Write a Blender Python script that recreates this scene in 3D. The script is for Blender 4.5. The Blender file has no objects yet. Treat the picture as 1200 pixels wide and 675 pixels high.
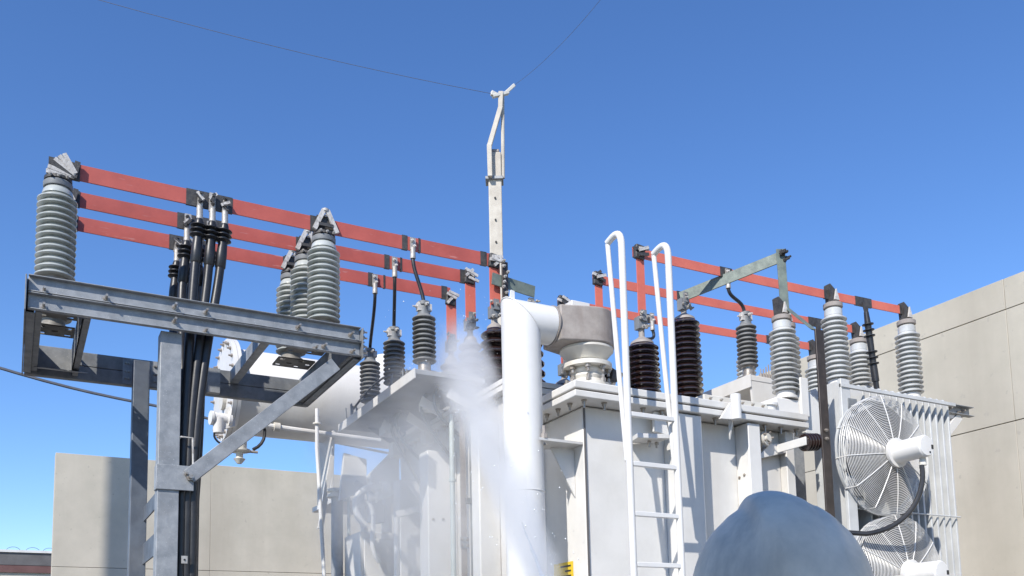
import bpy, math, random
from mathutils import Vector, Matrix
random.seed(7)
R = math.radians
scene = bpy.context.scene
col = scene.collection
V = Vector

# ------------------------------------------------------------------ camera
FOC, PX, PY = 1070.0, 600.0, 650.0           # pixels of the 1200 x 675 frame
a = V((1960, 78, 1070)).normalized()
b = V((-590, 135, 1070)); b = (b - a * a.dot(b)).normalized()
u = b.cross(a)
if u.y > 0: u = -u
EYE = V((0, 0, 1.6))
def at(px, py, x=None, y=None, z=None, d=None):
    c = V(((px - PX) / FOC, (py - PY) / FOC, 1))
    r = V((a.dot(c), b.dot(c), u.dot(c)))
    t = x / r.x if x is not None else y / r.y if y is not None else (z - EYE.z) / r.z if z is not None else d
    return EYE + r * t
cam = bpy.data.cameras.new('camera'); cam_o = bpy.data.objects.new('camera', cam); col.objects.link(cam_o)
right, upv, back = V((a.x, b.x, u.x)), -V((a.y, b.y, u.y)), -V((a.z, b.z, u.z))
m = Matrix((right, upv, back)).transposed().to_4x4(); m.translation = EYE
cam_o.matrix_world = m
cam.sensor_width = 36; cam.sensor_fit = 'HORIZONTAL'; cam.lens = 36 * FOC / 1200
cam.shift_y = (PY - 337.5) / 1200
cam.clip_start = 0.05; cam.clip_end = 3000
scene.camera = cam_o

# ------------------------------------------------------------------ light
SUN = V((0.80, 0.58, -0.78)).normalized()
w = bpy.data.worlds.new('World'); scene.world = w; w.use_nodes = True
nt = w.node_tree; nt.nodes.clear()
sky = nt.nodes.new('ShaderNodeTexSky'); sky.sky_type = 'NISHITA'; sky.sun_disc = False
sky.sun_elevation = math.asin(-SUN.z); sky.sun_rotation = math.atan2(-SUN.x, -SUN.y) % (2 * math.pi)
sky.altitude = 1500; sky.air_density = 1.15; sky.dust_density = 0.0; sky.ozone_density = 4.0
bg = nt.nodes.new('ShaderNodeBackground'); bg.inputs['Strength'].default_value = 0.15
wo = nt.nodes.new('ShaderNodeOutputWorld')
hs = nt.nodes.new('ShaderNodeHueSaturation'); hs.inputs['Saturation'].default_value = 1.16; hs.inputs['Hue'].default_value = .508; nt.links.new(sky.outputs[0], hs.inputs['Color']); nt.links.new(hs.outputs[0], bg.inputs[0]); nt.links.new(bg.outputs[0], wo.inputs[0])
sl = bpy.data.lights.new('sun', 'SUN'); sl.energy = 4.3; sl.angle = R(0.5); sl.color = (1, 0.95, 0.87)
so = bpy.data.objects.new('sun', sl); col.objects.link(so)
so.rotation_euler = SUN.to_track_quat('-Z', 'Y').to_euler(); so.location = (-20, -15, 30)
vs = scene.view_settings
scene.display_settings.display_device = 'sRGB'
vs.view_transform = 'Standard'; vs.look = 'None'; vs.exposure = 0.44; vs.gamma = 1; vs.use_curve_mapping = False
cy = scene.cycles
cy.max_bounces = 8; cy.diffuse_bounces = 4; cy.glossy_bounces = 3; cy.transparent_max_bounces = 8; cy.volume_bounces = 2
cy.volume_step_rate = 2.0; cy.volume_max_steps = 128
cy.use_denoising = True

# ------------------------------------------------------------------ materials
def mat(name, c1, c2=None, rough=0.5, metal=0.0, scale=8.0, bump=0.0, dirt=None, dirt_amt=0.0, streak=False, coat=0.0, detail=6, lo=.35, hi=.65, spots=None, vary=False):
    """noise-mottled principled surface; dirt = colour of irregular grime; spots = colour of small flecks"""
    mt = bpy.data.materials.new(name); mt.use_nodes = True
    n, l = mt.node_tree.nodes, mt.node_tree.links
    bs = n['Principled BSDF']
    tc = n.new('ShaderNodeTexCoord')
    src = tc.outputs['Object']
    if vary:
        oi = n.new('ShaderNodeObjectInfo'); ad = n.new('ShaderNodeVectorMath'); ad.operation = 'ADD'
        sc0 = n.new('ShaderNodeVectorMath'); sc0.operation = 'SCALE'; sc0.inputs['Scale'].default_value = 37
        cv = n.new('ShaderNodeCombineXYZ')
        for k in range(3): l.new(oi.outputs['Random'], cv.inputs[k])
        l.new(cv.outputs[0], sc0.inputs[0]); l.new(tc.outputs['Object'], ad.inputs[0]); l.new(sc0.outputs[0], ad.inputs[1])
        src = ad.outputs[0]
    def noise(s, stretch=None, det=detail):
        nz = n.new('ShaderNodeTexNoise'); nz.inputs['Scale'].default_value = s; nz.inputs['Detail'].default_value = det
        nz.inputs['Roughness'].default_value = 0.62
        if stretch:
            mp = n.new('ShaderNodeMapping'); mp.inputs['Scale'].default_value = stretch
            l.new(src, mp.inputs[0]); l.new(mp.outputs[0], nz.inputs['Vector'])
        else: l.new(src, nz.inputs['Vector'])
        return nz
    def ramp(x, lo, hi):
        mr = n.new('ShaderNodeMapRange'); mr.inputs[1].default_value = lo; mr.inputs[2].default_value = hi
        l.new(x, mr.inputs[0]); return mr.outputs[0]
    def mix(f, A, B):
        mx = n.new('ShaderNodeMix'); mx.data_type = 'RGBA'
        l.new(f, mx.inputs[0])
        for i, v in ((6, A), (7, B)):
            if isinstance(v, tuple): mx.inputs[i].default_value = (*v, 1)
            else: l.new(v, mx.inputs[i])
        return mx.outputs[2]
    c2 = c2 or tuple(x * 0.85 for x in c1)
    nz = noise(scale)
    c = mix(ramp(nz.outputs[0], lo, hi), c1, c2)
    if dirt:
        d = ramp(noise(scale * 0.45, (1, 1, 0.12) if streak else None).outputs[0], 0.5, 0.72)
        ml = n.new('ShaderNodeMath'); ml.operation = 'MULTIPLY'; ml.inputs[1].default_value = dirt_amt
        l.new(d, ml.inputs[0]); c = mix(ml.outputs[0], c, dirt)
    if spots:
        d = ramp(noise(scale * 9, (.12,1,1) if name.endswith('bus_paint') else None, 2).outputs[0], 0.66, 0.72)
        ml = n.new('ShaderNodeMath'); ml.operation = 'MULTIPLY'; ml.inputs[1].default_value = 0.7
        l.new(d, ml.inputs[0]); c = mix(ml.outputs[0], c, spots)
    l.new(c, bs.inputs['Base Color'])
    rr = n.new('ShaderNodeMapRange'); rr.inputs[3].default_value = max(0.05, rough - 0.1); rr.inputs[4].default_value = min(1, rough + 0.12)
    l.new(nz.outputs[0], rr.inputs[0]); l.new(rr.outputs[0], bs.inputs['Roughness'])
    bs.inputs['Metallic'].default_value = metal
    bs.inputs['Coat Weight'].default_value = coat
    if bump:
        bp = n.new('ShaderNodeBump'); bp.inputs['Strength'].default_value = bump; bp.inputs['Distance'].default_value = 0.01
        l.new(noise(scale * 5).outputs[0], bp.inputs['Height']); l.new(bp.outputs[0], bs.inputs['Normal'])
    return mt
M = {
 'white': mat('white_paint', (.70, .685, .655), (.62, .605, .575), .42, 0, 3, .05, (.40, .36, .30), .42, True),
 'white_clean': mat('white_gloss_paint', (.72, .71, .69), (.66, .65, .63), .33, 0, 3, .03, (.50, .46, .40), .28, True),
 'cream': mat('cream_flange_paint', (.66, .64, .58), (.58, .55, .49), .5, 0, 7, .06, (.33, .27, .2), .35),
 'galv': mat('galvanised_steel', (.33, .34, .35), (.22, .235, .25), .5, .12, 14, .08, (.19, .19, .19), .45, spots=(.55, .56, .57)),
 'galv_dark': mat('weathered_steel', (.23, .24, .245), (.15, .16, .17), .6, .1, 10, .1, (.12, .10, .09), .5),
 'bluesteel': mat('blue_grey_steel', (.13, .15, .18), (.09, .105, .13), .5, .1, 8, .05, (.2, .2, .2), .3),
 'plate': mat('stained_steel_plate', (.30, .28, .25), (.2, .19, .17), .65, .2, 14, .1, (.13, .1, .08), .5),
 'red': mat('red_bus_paint', (.47, .105, .078), (.40, .085, .065), .5, 0, 6, .04, (.22, .05, .045), .4, spots=(.50, .22, .20), vary=True),
 'orange': mat('orange_red_bus_paint', (.64, .165, .11), (.55, .13, .09), .5, 0, 6, .04, (.4, .1, .09), .3, vary=True),
 'porc': mat('grey_porcelain', (.47, .485, .46), (.37, .39, .365), .25, 0, 6, 0, (.2, .18, .15), .45, coat=.5, vary=True),
 'porc_light': mat('pale_grey_porcelain', (.54, .545, .53), (.45, .46, .45), .27, 0, 6, 0, (.22, .2, .17), .5, coat=.5, vary=True),
 'polymer': mat('grey_polymer', (.22, .22, .215), (.155, .155, .15), .5, 0, 6, .03, (.14, .13, .12), .4, vary=True),
 'brown': mat('dark_brown_porcelain', (.026, .013, .011), (.018, .009, .008), .16, 0, 5, 0, (.07, .05, .045), .3, coat=.8),
 'rubber': mat('black_rubber', (.016, .016, .018), (.026, .026, .028), .38, 0, 12, .05, (.06, .055, .05), .25),
 'tape': mat('dark_tape', (.035, .033, .033), (.07, .066, .062), .5, 0, 30, .3),
 'lug': mat('tinned_lug', (.50, .48, .45), (.30, .28, .25), .5, .25, 30, .15, (.2, .17, .14), .5),
 'strap': mat('pale_silicone_wrap', (.62, .60, .57), (.42, .39, .36), .5, 0, 40, .25, (.12, .11, .1), .5),
 'alu': mat('dull_aluminium_bar', (.17, .205, .175), (.105, .13, .115), .55, .1, 16, .1, (.13, .15, .14), .5),
 'bolt': mat('bolt_steel', (.45, .42, .38), (.27, .23, .19), .42, .6, 40, .1),
 'rust': mat('rusty_grey_casting', (.35, .315, .285), (.26, .23, .21), .65, .1, 12, .12, (.17, .11, .08), .45, True),
 'concrete': mat('precast_concrete', (.51, .465, .385), (.43, .395, .325), .85, 0, 1.3, .12, (.31, .275, .22), .5, True, spots=(.36, .33, .28)),
 'pole': mat('pole_concrete', (.56, .52, .45), (.45, .41, .35), .85, 0, 5, .12, (.3, .27, .23), .4, True),
 'gravel': mat('gravel', (.22, .205, .185), (.13, .12, .11), .95, 0, 18, .6),
 'rib': mat('radiator_white', (.56, .57, .57), (.46, .47, .47), .45, 0, 6, .03, (.45, .42, .37), .3, True),
 'helmet': mat('scuffed_white_shell', (.80, .70, .57), (.62, .55, .45), .45, 0, 15, .06, (.27, .25, .22), .8, True, spots=None),
 'skin': mat('skin', (.45, .26, .18), (.4, .22, .15), .5, 0, 12),
 'cloth': mat('work_shirt', (.05, .08, .18), (.04, .06, .13), .9, 0, 20, .2),
 'trouser': mat('work_trousers', (.03, .035, .05), (.04, .045, .06), .9, 0, 20, .2),
 'fascia': mat('grey_cladding', (.13, .125, .125), (.10, .095, .095), .8, 0, 2, .1),
 'maroon': mat('maroon_band', (.15, .075, .07), (.12, .06, .055), .8, 0, 2, .1),
 'yellow': mat('yellow_vinyl', (.78, .55, .02), (.70, .48, .02), .5, 0, 9),
 'black': mat('black_ink', (.02, .02, .02), (.03, .03, .03), .6),
 'earth': mat('dark_brown_bar', (.055, .043, .038), (.035, .028, .025), .4, .2, 12, .08, (.12, .1, .09), .3),
 'greenpipe': mat('pale_green_pipe', (.50, .55, .52), (.42, .46, .43), .4, .1, 9, .03),
 'blade': mat('dark_fan_blade', (.12,.125,.13), (.09,.09,.095), .5),
 'shelfgrey': mat('weathered_grey_paint', (.34,.345,.35), (.26,.265,.27), .55, 0, 7, .06, (.16,.14,.12), .5),
 'wire': mat('bare_wire', (.16, .16, .17), (.12, .12, .13), .5, .4),
}

# ------------------------------------------------------------------ mesh builder
class MB:
    def __init__(s): s.v = []; s.f = []
    def add(s, vs, fs):
        k = len(s.v); s.v += [V(p) for p in vs]; s.f += [tuple(i + k for i in f) for f in fs]; return s
    def box(s, lo, hi):
        x0, y0, z0 = lo; x1, y1, z1 = hi
        return s.add([(x0,y0,z0),(x1,y0,z0),(x1,y1,z0),(x0,y1,z0),(x0,y0,z1),(x1,y0,z1),(x1,y1,z1),(x0,y1,z1)],
                     [(0,3,2,1),(4,5,6,7),(0,1,5,4),(1,2,6,5),(2,3,7,6),(3,0,4,7)])
    def bar(s, p0, p1, wd, th, side):
        """box from p0 to p1, wd wide along side, th thick"""
        p0, p1 = V(p0), V(p1); d = (p1 - p0).normalized(); sd = V(side); sd = (sd - d * sd.dot(d)).normalized(); nn = d.cross(sd)
        pts = []
        for p in (p0, p1):
            for (i, j) in ((-1,-1),(1,-1),(1,1),(-1,1)): pts.append(p + sd * (i * wd / 2) + nn * (j * th / 2))
        return s.add(pts, [(0,3,2,1),(4,5,6,7),(0,1,5,4),(1,2,6,5),(2,3,7,6),(3,0,4,7)])
    def prism(s, poly, ext):
        ext = V(ext); n = len(poly); A = [V(p) for p in poly]; B = [p + ext for p in A]
        nrm = sum(((A[i] - A[0]).cross(A[(i + 1) % n] - A[0]) for i in range(n)), V())
        fs = [tuple(range(n))[::-1], tuple(range(n, 2 * n))] + [(i, (i + 1) % n, n + (i + 1) % n, n + i) for i in range(n)]
        if nrm.dot(ext) < 0: fs = [f[::-1] for f in fs]
        return s.add(A + B, fs)
    def lathe(s, prof, base=(0,0,0), axis=(0,0,1), n=28):
        """prof = [(radius, height)...] turned about axis"""
        ax = V(axis).normalized(); t = V((1,0,0)) if abs(ax.x) < .9 else V((0,1,0))
        e1 = (t - ax * t.dot(ax)).normalized(); e2 = ax.cross(e1); base = V(base)
        pts = []; fs = []
        for (r, h) in prof:
            for k in range(n):
                q = 2 * math.pi * k / n; pts.append(base + ax * h + (e1 * math.cos(q) + e2 * math.sin(q)) * max(r, 1e-4))
        for i in range(len(prof) - 1):
            for k in range(n):
                k2 = (k + 1) % n; fs.append((i*n+k, i*n+k2, (i+1)*n+k2, (i+1)*n+k))
        fs.append(tuple(range(n))[::-1]); L = (len(prof) - 1) * n; fs.append(tuple(range(L, L + n)))
        return s.add(pts, fs)
    def cyl(s, p0, p1, r0, r1=None, n=16):
        p0, p1 = V(p0), V(p1); d = p1 - p0
        return s.lathe([(r0, 0), (r0 if r1 is None else r1, d.length)], p0, d, n)
    def tube(s, pts, r, n=8, closed=False):
        pts = [V(p) for p in pts]; N = len(pts); rs = r if isinstance(r, (list, tuple)) else [r] * N
        vs = []; prev = None
        for i, p in enumerate(pts):
            d = (pts[(i + 1) % N] - pts[i - 1]) if closed else (pts[min(i + 1, N - 1)] - pts[max(i - 1, 0)])
            d.normalize()
            if prev is None:
                t = V((0,0,1)) if abs(d.z) < .9 else V((1,0,0)); prev = (t - d * t.dot(d)).normalized()
            prev = (prev - d * prev.dot(d)).normalized(); e2 = d.cross(prev)
            for k in range(n):
                q = 2 * math.pi * k / n; vs.append(p + (prev * math.cos(q) + e2 * math.sin(q)) * rs[i])
        fs = []
        for i in range(N if closed else N - 1):
            j = (i + 1) % N
            for k in range(n): fs.append((i*n+k, i*n+(k+1)%n, j*n+(k+1)%n, j*n+k))
        if not closed: fs.append(tuple(range(n))[::-1]); fs.append(tuple(range((N-1)*n, N*n)))
        return s.add(vs, fs)
    def build(s, name, material, parent=None, bevel=0.0, sharp=35):
        org = V((0,0,0))
        p = parent
        while p is not None: org += p.location; p = p.parent
        me = bpy.data.meshes.new(name); me.from_pydata([tuple(q - org) for q in s.v], [], s.f); me.update()
        me.materials.append(M[material] if isinstance(material, str) else material)
        me.polygons.foreach_set('use_smooth', [True] * len(me.polygons)); me.set_sharp_from_angle(angle=R(sharp))
        o = bpy.data.objects.new(name, me); col.objects.link(o)
        if parent: o.parent = parent
        if bevel:
            bv = o.modifiers.new('bevel', 'BEVEL'); bv.width = bevel; bv.segments = 2; bv.limit_method = 'ANGLE'; bv.angle_limit = R(40)
        return o
def tag(o, label=None, cat=None, group=None, kind=None):
    if label: o['label'] = label
    if cat: o['category'] = cat
    if group: o['group'] = group
    if kind: o['kind'] = kind
    return o
def thing(name, loc, label, cat, group=None):
    o = bpy.data.objects.new(name, None); col.objects.link(o); o.location = V(loc); o.empty_display_size = .1
    return tag(o, label, cat, group)
kids = {}
def copy_tree(o, parent=None):
    c = o.copy(); col.objects.link(c); c.parent = parent
    for ch in [x for x in o.children]: copy_tree(ch, c)
    return c
def place(proto, first, loc, label, scale=None, rz=None):
    o = proto if first else copy_tree(proto)
    o.location = V(loc); o['label'] = label
    if scale: o.scale = scale
    if rz is not None: o.rotation_euler.z = rz
    return o
def bez(p0, p1, p2, p3, n=14):
    out = []
    for i in range(n + 1):
        t = i / n; out.append(V(p0)*(1-t)**3 + V(p1)*3*t*(1-t)**2 + V(p2)*3*t*t*(1-t) + V(p3)*t**3)
    return out
class Bolts:
    """collects bolts and links each one as a part of its own"""
    def __init__(s): s.items = []
    def build(s, name, material, parent):
        for (p, d, r, h, shank) in s.items:
            q = MB(); bolt(q, p, d, r, h, shank); q.build('bolt', material, parent)
def bolt(mb, p, d, r=.011, h=.014, shank=.02):
    if isinstance(mb, Bolts): mb.items.append((p, d, r, h, shank)); return
    p, d = V(p), V(d).normalized(); mb.cyl(p, p + d * h, r, n=6); mb.cyl(p + d * h, p + d * (h + shank), r * .55, n=8)

# ------------------------------------------------------------------ ground
g = MB(); g.add([(-600,-600,0),(600,-600,0),(600,600,0),(-600,600,0)], [(0,1,2,3)])
tag(g.build('ground', 'gravel'), kind='structure')

# ------------------------------------------------------------------ concrete walls of precast panels
def panel_wall(name, origin, along, thick, cuts, courses, label):
    """vertical precast wall; panels with real open joints over a recessed core"""
    o = thing(name, origin, label, 'wall')
    al = V(along); th = V(thick); up = V((0,0,1)); org = V(origin); tn = th.normalized(); gp = .004
    mb = MB()
    for i in range(len(cuts) - 1):
        for j in range(len(courses) - 1):
            a0, a1 = cuts[i] + .0015, cuts[i+1] - .0015
            z0, z1 = courses[j] + (gp if j else 0), courses[j+1] - (gp if j < len(courses) - 2 else 0)
            q = org + al * a0 + tn * random.uniform(0, .004)
            mb.prism([q + up*z0, q + al*(a1-a0) + up*z0, q + al*(a1-a0) + up*z1, q + up*z1], th * .4)
    mb.build('panels', 'concrete', o, .004)
    core = MB(); q = org + th * .42
    core.prism([q + up*0, q + al*cuts[-1], q + al*cuts[-1] + up*(courses[-1]-.01), q + up*(courses[-1]-.01)], th * .58)
    core.build('backing', 'concrete', o)
    return o
panel_wall('concrete_wall', (.60, 18.0, 0), (1,0,0), (0,.3,0), [0,2.7,5.4,8.4], [0,1.2,3.40,5.46], 'beige precast concrete wall behind the steel posts at left')
panel_wall('concrete_wall', (9.0, -2.4, 0), (0,1,0), (.3,0,0), [0,2.6,5.2,7.95,9.75,12.6,15.4,18.0,20.4], [0,1.9,3.92,5.11,5.44], 'tall beige precast concrete wall receding along the right edge')
panel_wall('concrete_wall', (-1.75, -2.5, 0), (0,1,0), (-.3,0,0), [0,1.4,2.8], [0,2.6,5.2], 'unseen concrete wall added beside the viewer to shade the person in the hard hat')  # invented wall out of view, added to keep sun off the hard hat

ms = thing('concrete_pole', (-7.9,11.05,0), 'concrete pole standing beyond the left edge, shading a strip of the wall', 'pole')
MB().lathe([(.19,0),(.13,17)], (-7.9,11.05,0), n=20).build('shaft','pole',ms)
MB().box((-8.4,10.98,16.4),(-7.4,11.1,16.5)).build('crossarm','pole',ms)
# far low building at the left edge
bl = thing('low_building', (-12, 51, 0), 'distant low building with dark cladding and maroon band left of the wall', 'building')
MB().box((-18,51,0),(6,62,6.35)).build('wall', 'concrete', bl)
MB().box((-18.1,50.9,6.352),(6.1,62,6.72)).build('maroon_band', 'maroon', bl)
MB().box((-18.1,50.88,6.722),(6.1,62,7.34)).build('cladding', 'fascia', bl)
MB().box((-18.15,50.8,7.342),(6.15,62,7.46)).build('coping', 'white', bl)
sp = MB()
for k in range(30):
    x = -3.6 + k * .27 + random.uniform(-.1, .1)
    if k % 3 == 0: sp.tube(bez((x,51,7.46),(x+.05,51,7.62),(x+.4,51,7.72),(x+.6,51,7.5),6), .011, 4)
sp.build('barbed_wire', 'wire', bl)

# ------------------------------------------------------------------ steel support platform on the left
pf = thing('steel_platform', (.8, 5.65, 0), 'galvanised steel platform on two posts carrying insulators at left', 'steel structure')
X0, X1 = .02, 1.965
def channel(mb, x0, x1, y, z0, z1, fl=.031, t=.006, face=-1):
    yb = y; yf = y + face * fl
    mb.box((x0, min(yb, yb - face*t), z0), (x1, max(yb, yb - face*t), z1))
    for (za, zb) in ((z0, z0 + t), (z1 - t, z1)): mb.box((x0, min(yb, yf) , za), (x1, max(yb, yf) - .0005, zb))
fb = MB(); channel(fb, X0, X1, 5.60, 3.602, 3.699); fb.build('front_beam', 'galv', pf, .003)
fb = MB(); channel(fb, X0, X1, 5.60, 3.703, 3.80); fb.build('front_beam', 'galv', pf, .003)
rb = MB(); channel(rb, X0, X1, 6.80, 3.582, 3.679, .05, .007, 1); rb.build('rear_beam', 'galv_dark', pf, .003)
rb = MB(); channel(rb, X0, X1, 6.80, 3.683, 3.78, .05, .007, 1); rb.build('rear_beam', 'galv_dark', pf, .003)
# end channels joining front and rear beams
for (xe, t) in ((X0 - .012, 'galv_dark'), (X1 + .006, 'galv_dark')):
    e = MB(); s = 1 if xe < 1 else -1
    e.box((xe - .004, 5.552, 3.585), (xe + .004, 6.85, 3.79))
    e.box((min(xe + s*.005, xe + s*.05), 5.612, 3.587), (max(xe + s*.005, xe + s*.05), 6.79, 3.596))
    e.box((min(xe + s*.005, xe + s*.05), 5.612, 3.779), (max(xe + s*.005, xe + s*.05), 6.79, 3.788))
    e.build('end_channel', t, pf, .002)
    bb = Bolts()
    for z in ((3.63, 3.67, 3.73, 3.77) if s < 0 else ()):
        bolt(bb, (xe - s*.004, 5.575, z), (-s,0,0), .012, .012, .02)
        bolt(bb, (xe - s*.004, 5.60, z - .02), (-s,0,0), .010, .01, .012)
    bb.build('bolts', 'bolt', pf)
# perforated cross plates under the insulators: real square holes
def perforated(x0, x1, y0, y1, z, cell, hole, web=None):
    mb = MB(); nx = max(1, round((x1 - x0) / cell)); ny = max(1, round((y1 - y0) / cell)); cx = (x1 - x0) / nx; cyy = (y1 - y0) / ny
    for i in range(nx):
        for j in range(ny):
            xa, ya = x0 + i*cx, y0 + j*cyy; xb, yb = xa + cx, ya + cyy; h = hole / 2; mx, my = (xa + xb)/2, (ya + yb)/2
            if (i + j) % 2 == 0:
                o4 = [(xa,ya),(xb,ya),(xb,yb),(xa,yb)]; i4 = [(mx-h,my-h),(mx+h,my-h),(mx+h,my+h),(mx-h,my+h)]
                vs = [(p[0],p[1],z) for p in o4] + [(p[0],p[1],z) for p in i4] + [(p[0],p[1],z+.008) for p in o4] + [(p[0],p[1],z+.008) for p in i4]
                fs = []
                for k in range(4):
                    k2 = (k+1) % 4; fs += [(k2,k,4+k,4+k2), (8+k,8+k2,12+k2,12+k), (4+k,4+k2,12+k2,12+k)]
                mb.add(vs, [f[::-1] if n % 3 == 2 else f for n, f in enumerate(fs)])
            else:
                vs = [(xa,ya,z),(xb,ya,z),(xb,yb,z),(xa,yb,z),(xa,ya,z+.008),(xb,ya,z+.008),(xb,yb,z+.008),(xa,yb,z+.008)]
                mb.add(vs, [(0,3,2,1),(4,5,6,7)])
    if web is not None: mb.v = [V((web + (q.z - z), q.y, q.x)) for q in mb.v]; mb.f = [f[::-1] for f in mb.f]
    return mb
for (xa, xb) in ((.07, .30), (1.62, 1.89)):
    for (ya, yb) in ((5.612, 5.87), (6.00, 6.20), (6.35, 6.55)):
        perforated(xa, xb, ya, yb, 3.786, .066, .036).build('perforated_plate', 'plate', pf)
    for xq in ((xa - .02, xb + .0) if xa < 1 else (xb,)):
        c = perforated(3.60, 3.784, 5.612, 6.79, 0, .062, .030, xq) if xa < 1 and xq > .2 else MB().box((xq, 5.612, 3.60), (xq + .006, 6.79, 3.784)); c.box((xq + .0085, 5.614, 3.60), (xq + .045, 6.788, 3.607)); c.build('cross_channel', 'galv_dark', pf, .002)
c = MB(); c.box((1.37, 5.612, 3.69), (1.378, 6.79, 3.78)); c.box((1.3785, 5.612, 3.69), (1.43, 6.79, 3.697)); c.build('cross_channel', 'galv', pf, .002)
# angle shelf seen in the left bay
s_ = MB(); s_.box((.06, 6.70, 3.60), (.32, 6.706, 3.76)); s_.prism([(.06,6.699,3.60),(.32,6.699,3.60),(.40,6.60,3.575),(.14,6.60,3.575)], (0,0,.007)); s_.build('angle_bracket', 'galv', pf, .002)
s_ = MB(); s_.box((1.20, 6.74, 3.585), (1.29, 6.795, 3.77)); s_.build('angle_bracket', 'galv', pf, .002)
# bolts with washers on the front beam
for (x, z) in ((.10,3.725),(.10,3.63),(.42,3.735),(.80,3.66),(.80,3.75),(.98,3.625),(.98,3.745),(1.55,3.74),(1.72,3.64),(1.90,3.745),(1.91,3.63),(1.66,3.615)):
    bb = MB(); bb.lathe([(.018,0),(.018,.004),(.0125,.0045),(.0125,.016)], (x,5.5995,z), (0,-1,0), 10); bb.cyl((x,5.584,z),(x,5.535,z),.0075,n=8); bb.build('bolt', 'bolt', pf)
# front post: lit channel facing left with cable tray behind
p = MB(); p.box((.728,5.625,0),(.848,5.633,3.60)); p.box((.728,5.6335,0),(.736,5.74,3.60)); p.box((.840,5.6335,0),(.848,5.74,3.60)); p.build('post', 'galv', pf, .003)
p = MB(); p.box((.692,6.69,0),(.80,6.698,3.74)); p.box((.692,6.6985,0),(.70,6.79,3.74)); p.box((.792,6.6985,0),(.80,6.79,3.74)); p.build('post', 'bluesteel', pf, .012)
p = MB(); p.box((.63,6.792,3.59),(.87,6.798,3.775)); p.build('gusset_plate', 'galv', pf, .002)
bb = Bolts()
for x in (.65,.67,.84,.855):
    for z in (3.63,3.68,3.74): bolt(bb, (x,6.791,z), (0,-1,0), .008, .008, .006)
bb.build('bolts', 'bolt', pf)
p = MB(); p.box((.718,5.612,2.635),(.93,5.621,2.785)); p.box((.718,5.6215,2.635),(.7265,5.70,2.785)); p.build('clamp_plate', 'galv', pf, .003)
bb = Bolts(); bolt(bb, (.905,5.61,2.715), (0,-1,0), .022, .018, .03); bolt(bb, (.885,5.61,2.735), (0,-1,0), .014, .012, .03); bb.build('bolts', 'bolt', pf)
br = MB(); br.bar((.90,5.60,2.72),(1.80,5.60,3.535),.088,.008,(0,0,1)); br.bar((.94,5.63,2.70),(1.83,5.63,3.51),.05,.008,(0,1,0)); br.build('brace', 'galv', pf, .002)
p = MB(); p.box((.78,5.75,2.60),(.79,6.69,2.70)); p.build('tie_bar', 'bluesteel', pf)
p = MB(); p.box((.78,5.75,2.30),(.79,6.69,2.44)); p.build('tie_bar', 'bluesteel', pf)
p = MB(); p.tube([(.852,5.66,2.96),(.852,5.62,2.96),(.92,5.62,2.96),(.925,5.62,2.80)],.006,6); p.build('cable_hook', 'strap', pf)
p = MB(); p.box((.868,5.615,2.20),(.902,5.622,2.245)); p.build('name_tag', 'lug', pf)
p = MB(); p.cyl((.885,5.6145,2.222),(.885,5.611,2.222),.006,n=8); p.build('rivet', 'black', pf)

# ------------------------------------------------------------------ busbars
def busbar(label, p0, p1, h, tapes, material, group, name='busbar'):
    p0, p1 = V(p0), V(p1); o = thing(name, p0, label, 'busbar', group)
    n = 16; sag = .008 * (p1 - p0).length / 2.8
    def q(t): return p0.lerp(p1, t) - V((0, 0, sag * 4 * t * (1 - t)))
    mb = MB()
    for i in range(n):
        pa, pb = q(i / n), q((i + 1) / n)
        if i == 0: k = mb.add([pa + V((0,dy,dz)) for dy, dz in ((-.005,0),(.005,0),(.005,-h),(-.005,-h))], [(0,1,2,3)])
        L = len(mb.v) - 4
        mb.v += [pb + V((0,dy,dz)) for dy, dz in ((-.005,0),(.005,0),(.005,-h),(-.005,-h))]
        for c in range(4): mb.f.append((L+c, L+4+c, L+4+(c+1)%4, L+(c+1)%4))
    mb.f.append((len(mb.v)-4, len(mb.v)-1, len(mb.v)-2, len(mb.v)-3))
    mb.build('bar', material, o)
    for (xa, xb) in tapes:
        ta, tb = (xa - p0.x) / (p1.x - p0.x), (xb - p0.x) / (p1.x - p0.x)
        A, B = q(ta), q(tb); t = MB()
        t.add([A + V((0,-.008,.004)), A + V((0,.008,.004)), A + V((0,.008,-h-.004)), A + V((0,-.008,-h-.004)),
               B + V((0,-.008,.004)), B + V((0,.008,.004)), B + V((0,.008,-h-.004)), B + V((0,-.008,-h-.004))],
              [(0,1,2,3),(7,6,5,4),(0,4,5,1),(1,5,6,2),(2,6,7,3),(3,7,4,0)])
        t.build('tape_wrap', 'tape', o)
    return o
LB = [(5.75, 'nearest and highest red busbar over the steel platform'), (6.10, 'middle red busbar over the steel platform'), (6.45, 'farthest and lowest looking red busbar over the steel platform')]
for i, (y, lab) in enumerate(LB):
    sh = (0, .02, .03)[i]
    busbar(lab, (.20 + sh, y, 4.597), (3.03, y, 4.597), .10, [(.22 + sh,.27 + sh), (.875,1.16), (1.67,1.715), (1.80,1.83), (2.33,2.37), (2.455,2.47), (2.95,3.0)], 'red', 'red busbars over the steel platform')
RB = [(5.10, 'nearest orange red busbar right of the ladder'), (5.62, 'middle orange red busbar right of the ladder'), (6.14, 'farthest orange red busbar right of the ladder, lowest in view')]
for i, (y, lab) in enumerate(RB):
    busbar(lab, (3.86, y, 4.545), (6.84, y, 4.60), .072, [(3.86,3.94), (4.68,4.80), (5.80,5.93), (6.17,6.37), (6.73,6.845)], 'orange', 'orange busbars on the right')

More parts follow.
